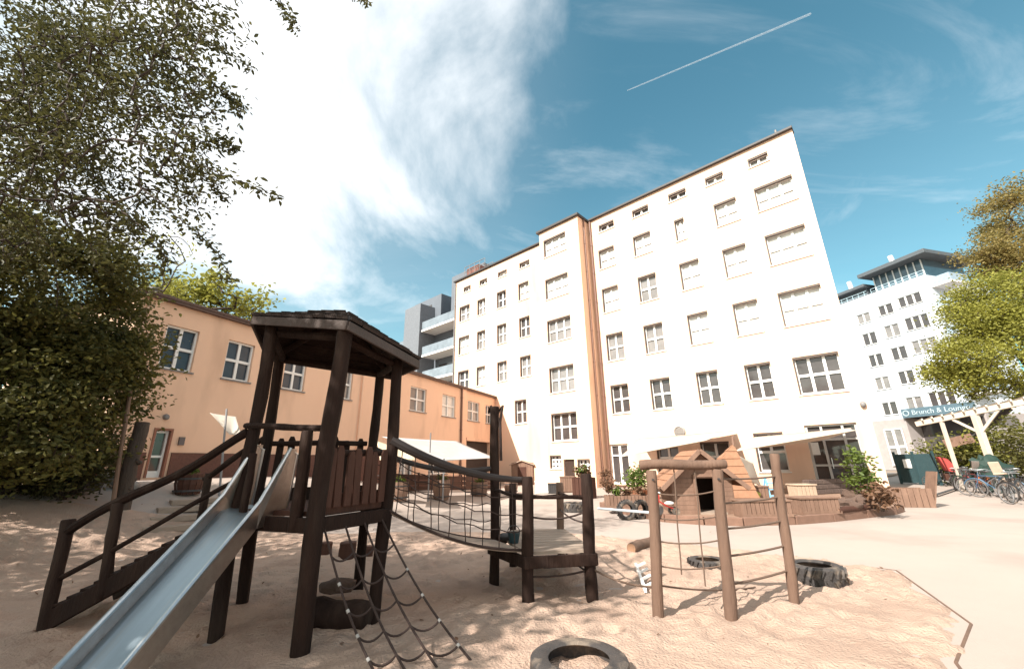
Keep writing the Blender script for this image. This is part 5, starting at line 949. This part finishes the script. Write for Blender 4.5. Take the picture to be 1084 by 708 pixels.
# ------------------------------------------------------------------ contrail
a, b = ray(664, 96)*6500, ray(858, 15)*6500; m = MB(); K = 24; rr = []
m.tube([a+(b-a)*(i/K) for i in range(K+1)], [8+8*(i/K) if i else 4 for i in range(K+1)], 8)
cm = bpy.data.materials.new('contrail ice'); cm.use_nodes = True; N = cm.node_tree.nodes; L = cm.node_tree.links
bs = N['Principled BSDF']; bs.inputs['Base Color'].default_value = (.9, .9, .9, 1); bs.inputs['Roughness'].default_value = 1
tr = N.new('ShaderNodeBsdfTransparent'); mx = N.new('ShaderNodeMixShader'); nz = N.new('ShaderNodeTexNoise'); nz.inputs['Scale'].default_value = .012; tc = N.new('ShaderNodeTexCoord'); L.new(tc.outputs['Object'], nz.inputs['Vector'])
mr = N.new('ShaderNodeMapRange'); mr.inputs[1].default_value = .3; mr.inputs[2].default_value = .7; mr.inputs[3].default_value = .10; mr.inputs[4].default_value = .14; L.new(nz.outputs['Fac'], mr.inputs[0]); L.new(mr.outputs[0], mx.inputs['Fac']); L.new(tr.outputs[0], mx.inputs[1]); L.new(bs.outputs[0], mx.inputs[2]); L.new(mx.outputs[0], N['Material Output'].inputs['Surface'])
tag(m.build('contrail', cm, None, True), 'thin white aircraft trail across the blue sky above the building', 'contrail')
# ------------------------------------------------------------------ sky, sun, camera
SAZ, SEL = math.radians(227), math.radians(41)                    # compass style: 0 = +Y, clockwise
W_ = bpy.data.worlds.new('World'); S.world = W_; W_.use_nodes = True; N = W_.node_tree.nodes; L = W_.node_tree.links; bg = N['Background']; bg.inputs['Strength'].default_value = SKY
sk = N.new('ShaderNodeTexSky'); sk.sky_type = 'NISHITA'; sk.sun_disc = False; sk.sun_elevation = SEL; sk.sun_rotation = SAZ; sk.air_density = 1.; sk.dust_density = 1.5; sk.ozone_density = 1.2
tint = N.new('ShaderNodeMixRGB'); tint.blend_type = 'MULTIPLY'; tint.inputs['Fac'].default_value = 1; tint.inputs['Color2'].default_value = (*TINT, 1); L.new(sk.outputs[0], tint.inputs['Color1'])
tc = N.new('ShaderNodeTexCoord'); vm = N.new('ShaderNodeSeparateXYZ'); L.new(tc.outputs['Generated'], vm.inputs[0])
def math_(op, a=None, b=None, v0=None, v1=None, cl=False):
    n = N.new('ShaderNodeMath'); n.operation = op; n.use_clamp = cl
    if a is not None: L.new(a, n.inputs[0])
    if b is not None: L.new(b, n.inputs[1])
    if v0 is not None: n.inputs[0].default_value = v0
    if v1 is not None: n.inputs[1].default_value = v1
    return n.outputs[0]
# a flat cloud deck: direction / (z + .25)
zz = math_('ADD', vm.outputs[2], v1=.22); dv = N.new('ShaderNodeVectorMath'); dv.operation = 'DIVIDE'; cb = N.new('ShaderNodeCombineXYZ'); L.new(zz, cb.inputs[0]); L.new(zz, cb.inputs[1]); cb.inputs[2].default_value = 1; L.new(tc.outputs['Generated'], dv.inputs[0]); L.new(cb.outputs[0], dv.inputs[1])
mp = N.new('ShaderNodeMapping'); L.new(dv.outputs[0], mp.inputs['Vector']); mp.inputs['Rotation'].default_value = (0, 0, .5); mp.inputs['Scale'].default_value = (1., .62, .15); mp.inputs['Location'].default_value = CLOC
nz = N.new('ShaderNodeTexNoise'); nz.inputs['Scale'].default_value = 2.6; nz.inputs['Detail'].default_value = 9; nz.inputs['Roughness'].default_value = .58; nz.inputs['Distortion'].default_value = .35; L.new(mp.outputs[0], nz.inputs['Vector'])
# the big bank of cloud stands in the upper left of the view
cd = unit(ray(*CDIR)); dt = N.new('ShaderNodeVectorMath'); dt.operation = 'DOT_PRODUCT'; dt.inputs[1].default_value = tuple(cd); nm = N.new('ShaderNodeVectorMath'); nm.operation = 'NORMALIZE'; L.new(tc.outputs['Generated'], nm.inputs[0]); L.new(nm.outputs[0], dt.inputs[0])
mr = N.new('ShaderNodeMapRange'); mr.inputs[1].default_value = CR0; mr.inputs[2].default_value = CR1; mr.inputs[3].default_value = -.14; mr.inputs[4].default_value = CG; L.new(dt.outputs['Value'], mr.inputs[0])
sm = math_('ADD', nz.outputs['Fac'], mr.outputs[0]); mr2 = N.new('ShaderNodeMapRange'); mr2.interpolation_type = 'SMOOTHSTEP'; mr2.inputs[1].default_value = .40; mr2.inputs[2].default_value = .92; L.new(sm, mr2.inputs[0])
# thin streaks everywhere
mp2 = N.new('ShaderNodeMapping'); L.new(dv.outputs[0], mp2.inputs['Vector']); mp2.inputs['Rotation'].default_value = (0, 0, -.6); mp2.inputs['Scale'].default_value = (.8, 2.2, .2); mp2.inputs['Location'].default_value = (.4, 1.3, 0)
n2 = N.new('ShaderNodeTexNoise'); n2.inputs['Scale'].default_value = 1.7; n2.inputs['Detail'].default_value = 10; n2.inputs['Roughness'].default_value = .62; n2.inputs['Distortion'].default_value = .8; L.new(mp2.outputs[0], n2.inputs['Vector'])
mr3 = N.new('ShaderNodeMapRange'); mr3.interpolation_type = 'SMOOTHSTEP'; mr3.inputs[1].default_value = .44; mr3.inputs[2].default_value = .8; mr3.inputs[4].default_value = .30; L.new(n2.outputs['Fac'], mr3.inputs[0])
d2 = N.new('ShaderNodeVectorMath'); d2.operation = 'DOT_PRODUCT'; d2.inputs[1].default_value = tuple(unit(v3(-.35, -.9, .15))); L.new(nm.outputs[0], d2.inputs[0])
m4 = N.new('ShaderNodeMapRange'); m4.interpolation_type = 'SMOOTHSTEP'; m4.inputs[1].default_value = -.15; m4.inputs[2].default_value = .45; m4.inputs[4].default_value = .75; L.new(d2.outputs['Value'], m4.inputs[0])
bk_ = math_('MULTIPLY', m4.outputs[0], math_('MULTIPLY', nz.outputs['Fac'], v1=1.7), cl=True)      # unseen broken cloud added behind the camera as neutral fill light
vl = N.new('ShaderNodeMapRange'); vl.interpolation_type = 'SMOOTHSTEP'; vl.inputs[1].default_value = .70; vl.inputs[2].default_value = 1.02; vl.inputs[4].default_value = .16; L.new(dt.outputs['Value'], vl.inputs[0])
hzv = N.new('ShaderNodeMapRange'); hzv.interpolation_type = 'SMOOTHSTEP'; hzv.inputs[1].default_value = .75; hzv.inputs[2].default_value = .1; hzv.inputs[4].default_value = .10; L.new(vm.outputs[2], hzv.inputs[0])
veil = math_('ADD', vl.outputs[0], hzv.outputs[0]); veil = math_('MULTIPLY', veil, math_('ADD', n2.outputs['Fac'], v1=.4), cl=True)
mxv = math_('MAXIMUM', math_('MAXIMUM', mr2.outputs[0], mr3.outputs[0]), veil, cl=True)
cl = N.new('ShaderNodeMixRGB'); cl.inputs['Color2'].default_value = (5.4, 5.5, 5.6, 1); L.new(mxv, cl.inputs['Fac']); L.new(tint.outputs[0], cl.inputs['Color1'])
c2_ = N.new('ShaderNodeMixRGB'); c2_.inputs['Color2'].default_value = (*CLOUD_FILL, 1); L.new(bk_, c2_.inputs['Fac']); L.new(cl.outputs[0], c2_.inputs['Color1']); L.new(c2_.outputs[0], bg.inputs['Color'])
sd = bpy.data.lights.new('sun', 'SUN'); sd.energy = SUN; sd.angle = math.radians(.53); sd.color = (1, .93, .84); so = bpy.data.objects.new('sun', sd); COL.objects.link(so)
tow = Vector((math.sin(SAZ)*math.cos(SEL), math.cos(SAZ)*math.cos(SEL), math.sin(SEL))); so.rotation_euler = tow.to_track_quat('Z', 'Y').to_euler()
cd_ = bpy.data.cameras.new('camera'); cam = bpy.data.objects.new('camera', cd_); COL.objects.link(cam); cd_.sensor_width = 36; cd_.lens = 36*F/1084; cd_.clip_end = 12000; cd_.clip_start = .05
R0 = np.stack([v3(1, 0, 0), v3(0, -SP, CP), v3(0, -CP, -SP)], 1)   # right, up, back
# photo roll: image x = u cr - v sr
rx = R0[:, 0]*CR+R0[:, 1]*SR; ry = -R0[:, 0]*SR+R0[:, 1]*CR
cam.matrix_world = Matrix([[rx[0], ry[0], R0[0, 2], 0], [rx[1], ry[1], R0[1, 2], 0], [rx[2], ry[2], R0[2, 2], H], [0, 0, 0, 1]])
S.camera = cam; S.view_settings.view_transform = 'Standard'; S.view_settings.look = 'None'; S.view_settings.exposure = EXPO; S.view_settings.gamma = 1; S.view_settings.use_curve_mapping = False
S.cycles.max_bounces = 6; S.cycles.transparent_max_bounces = 8; S.cycles.diffuse_bounces = 4; S.cycles.caustics_reflective = False; S.cycles.caustics_refractive = False; S.cycles.use_denoising = True
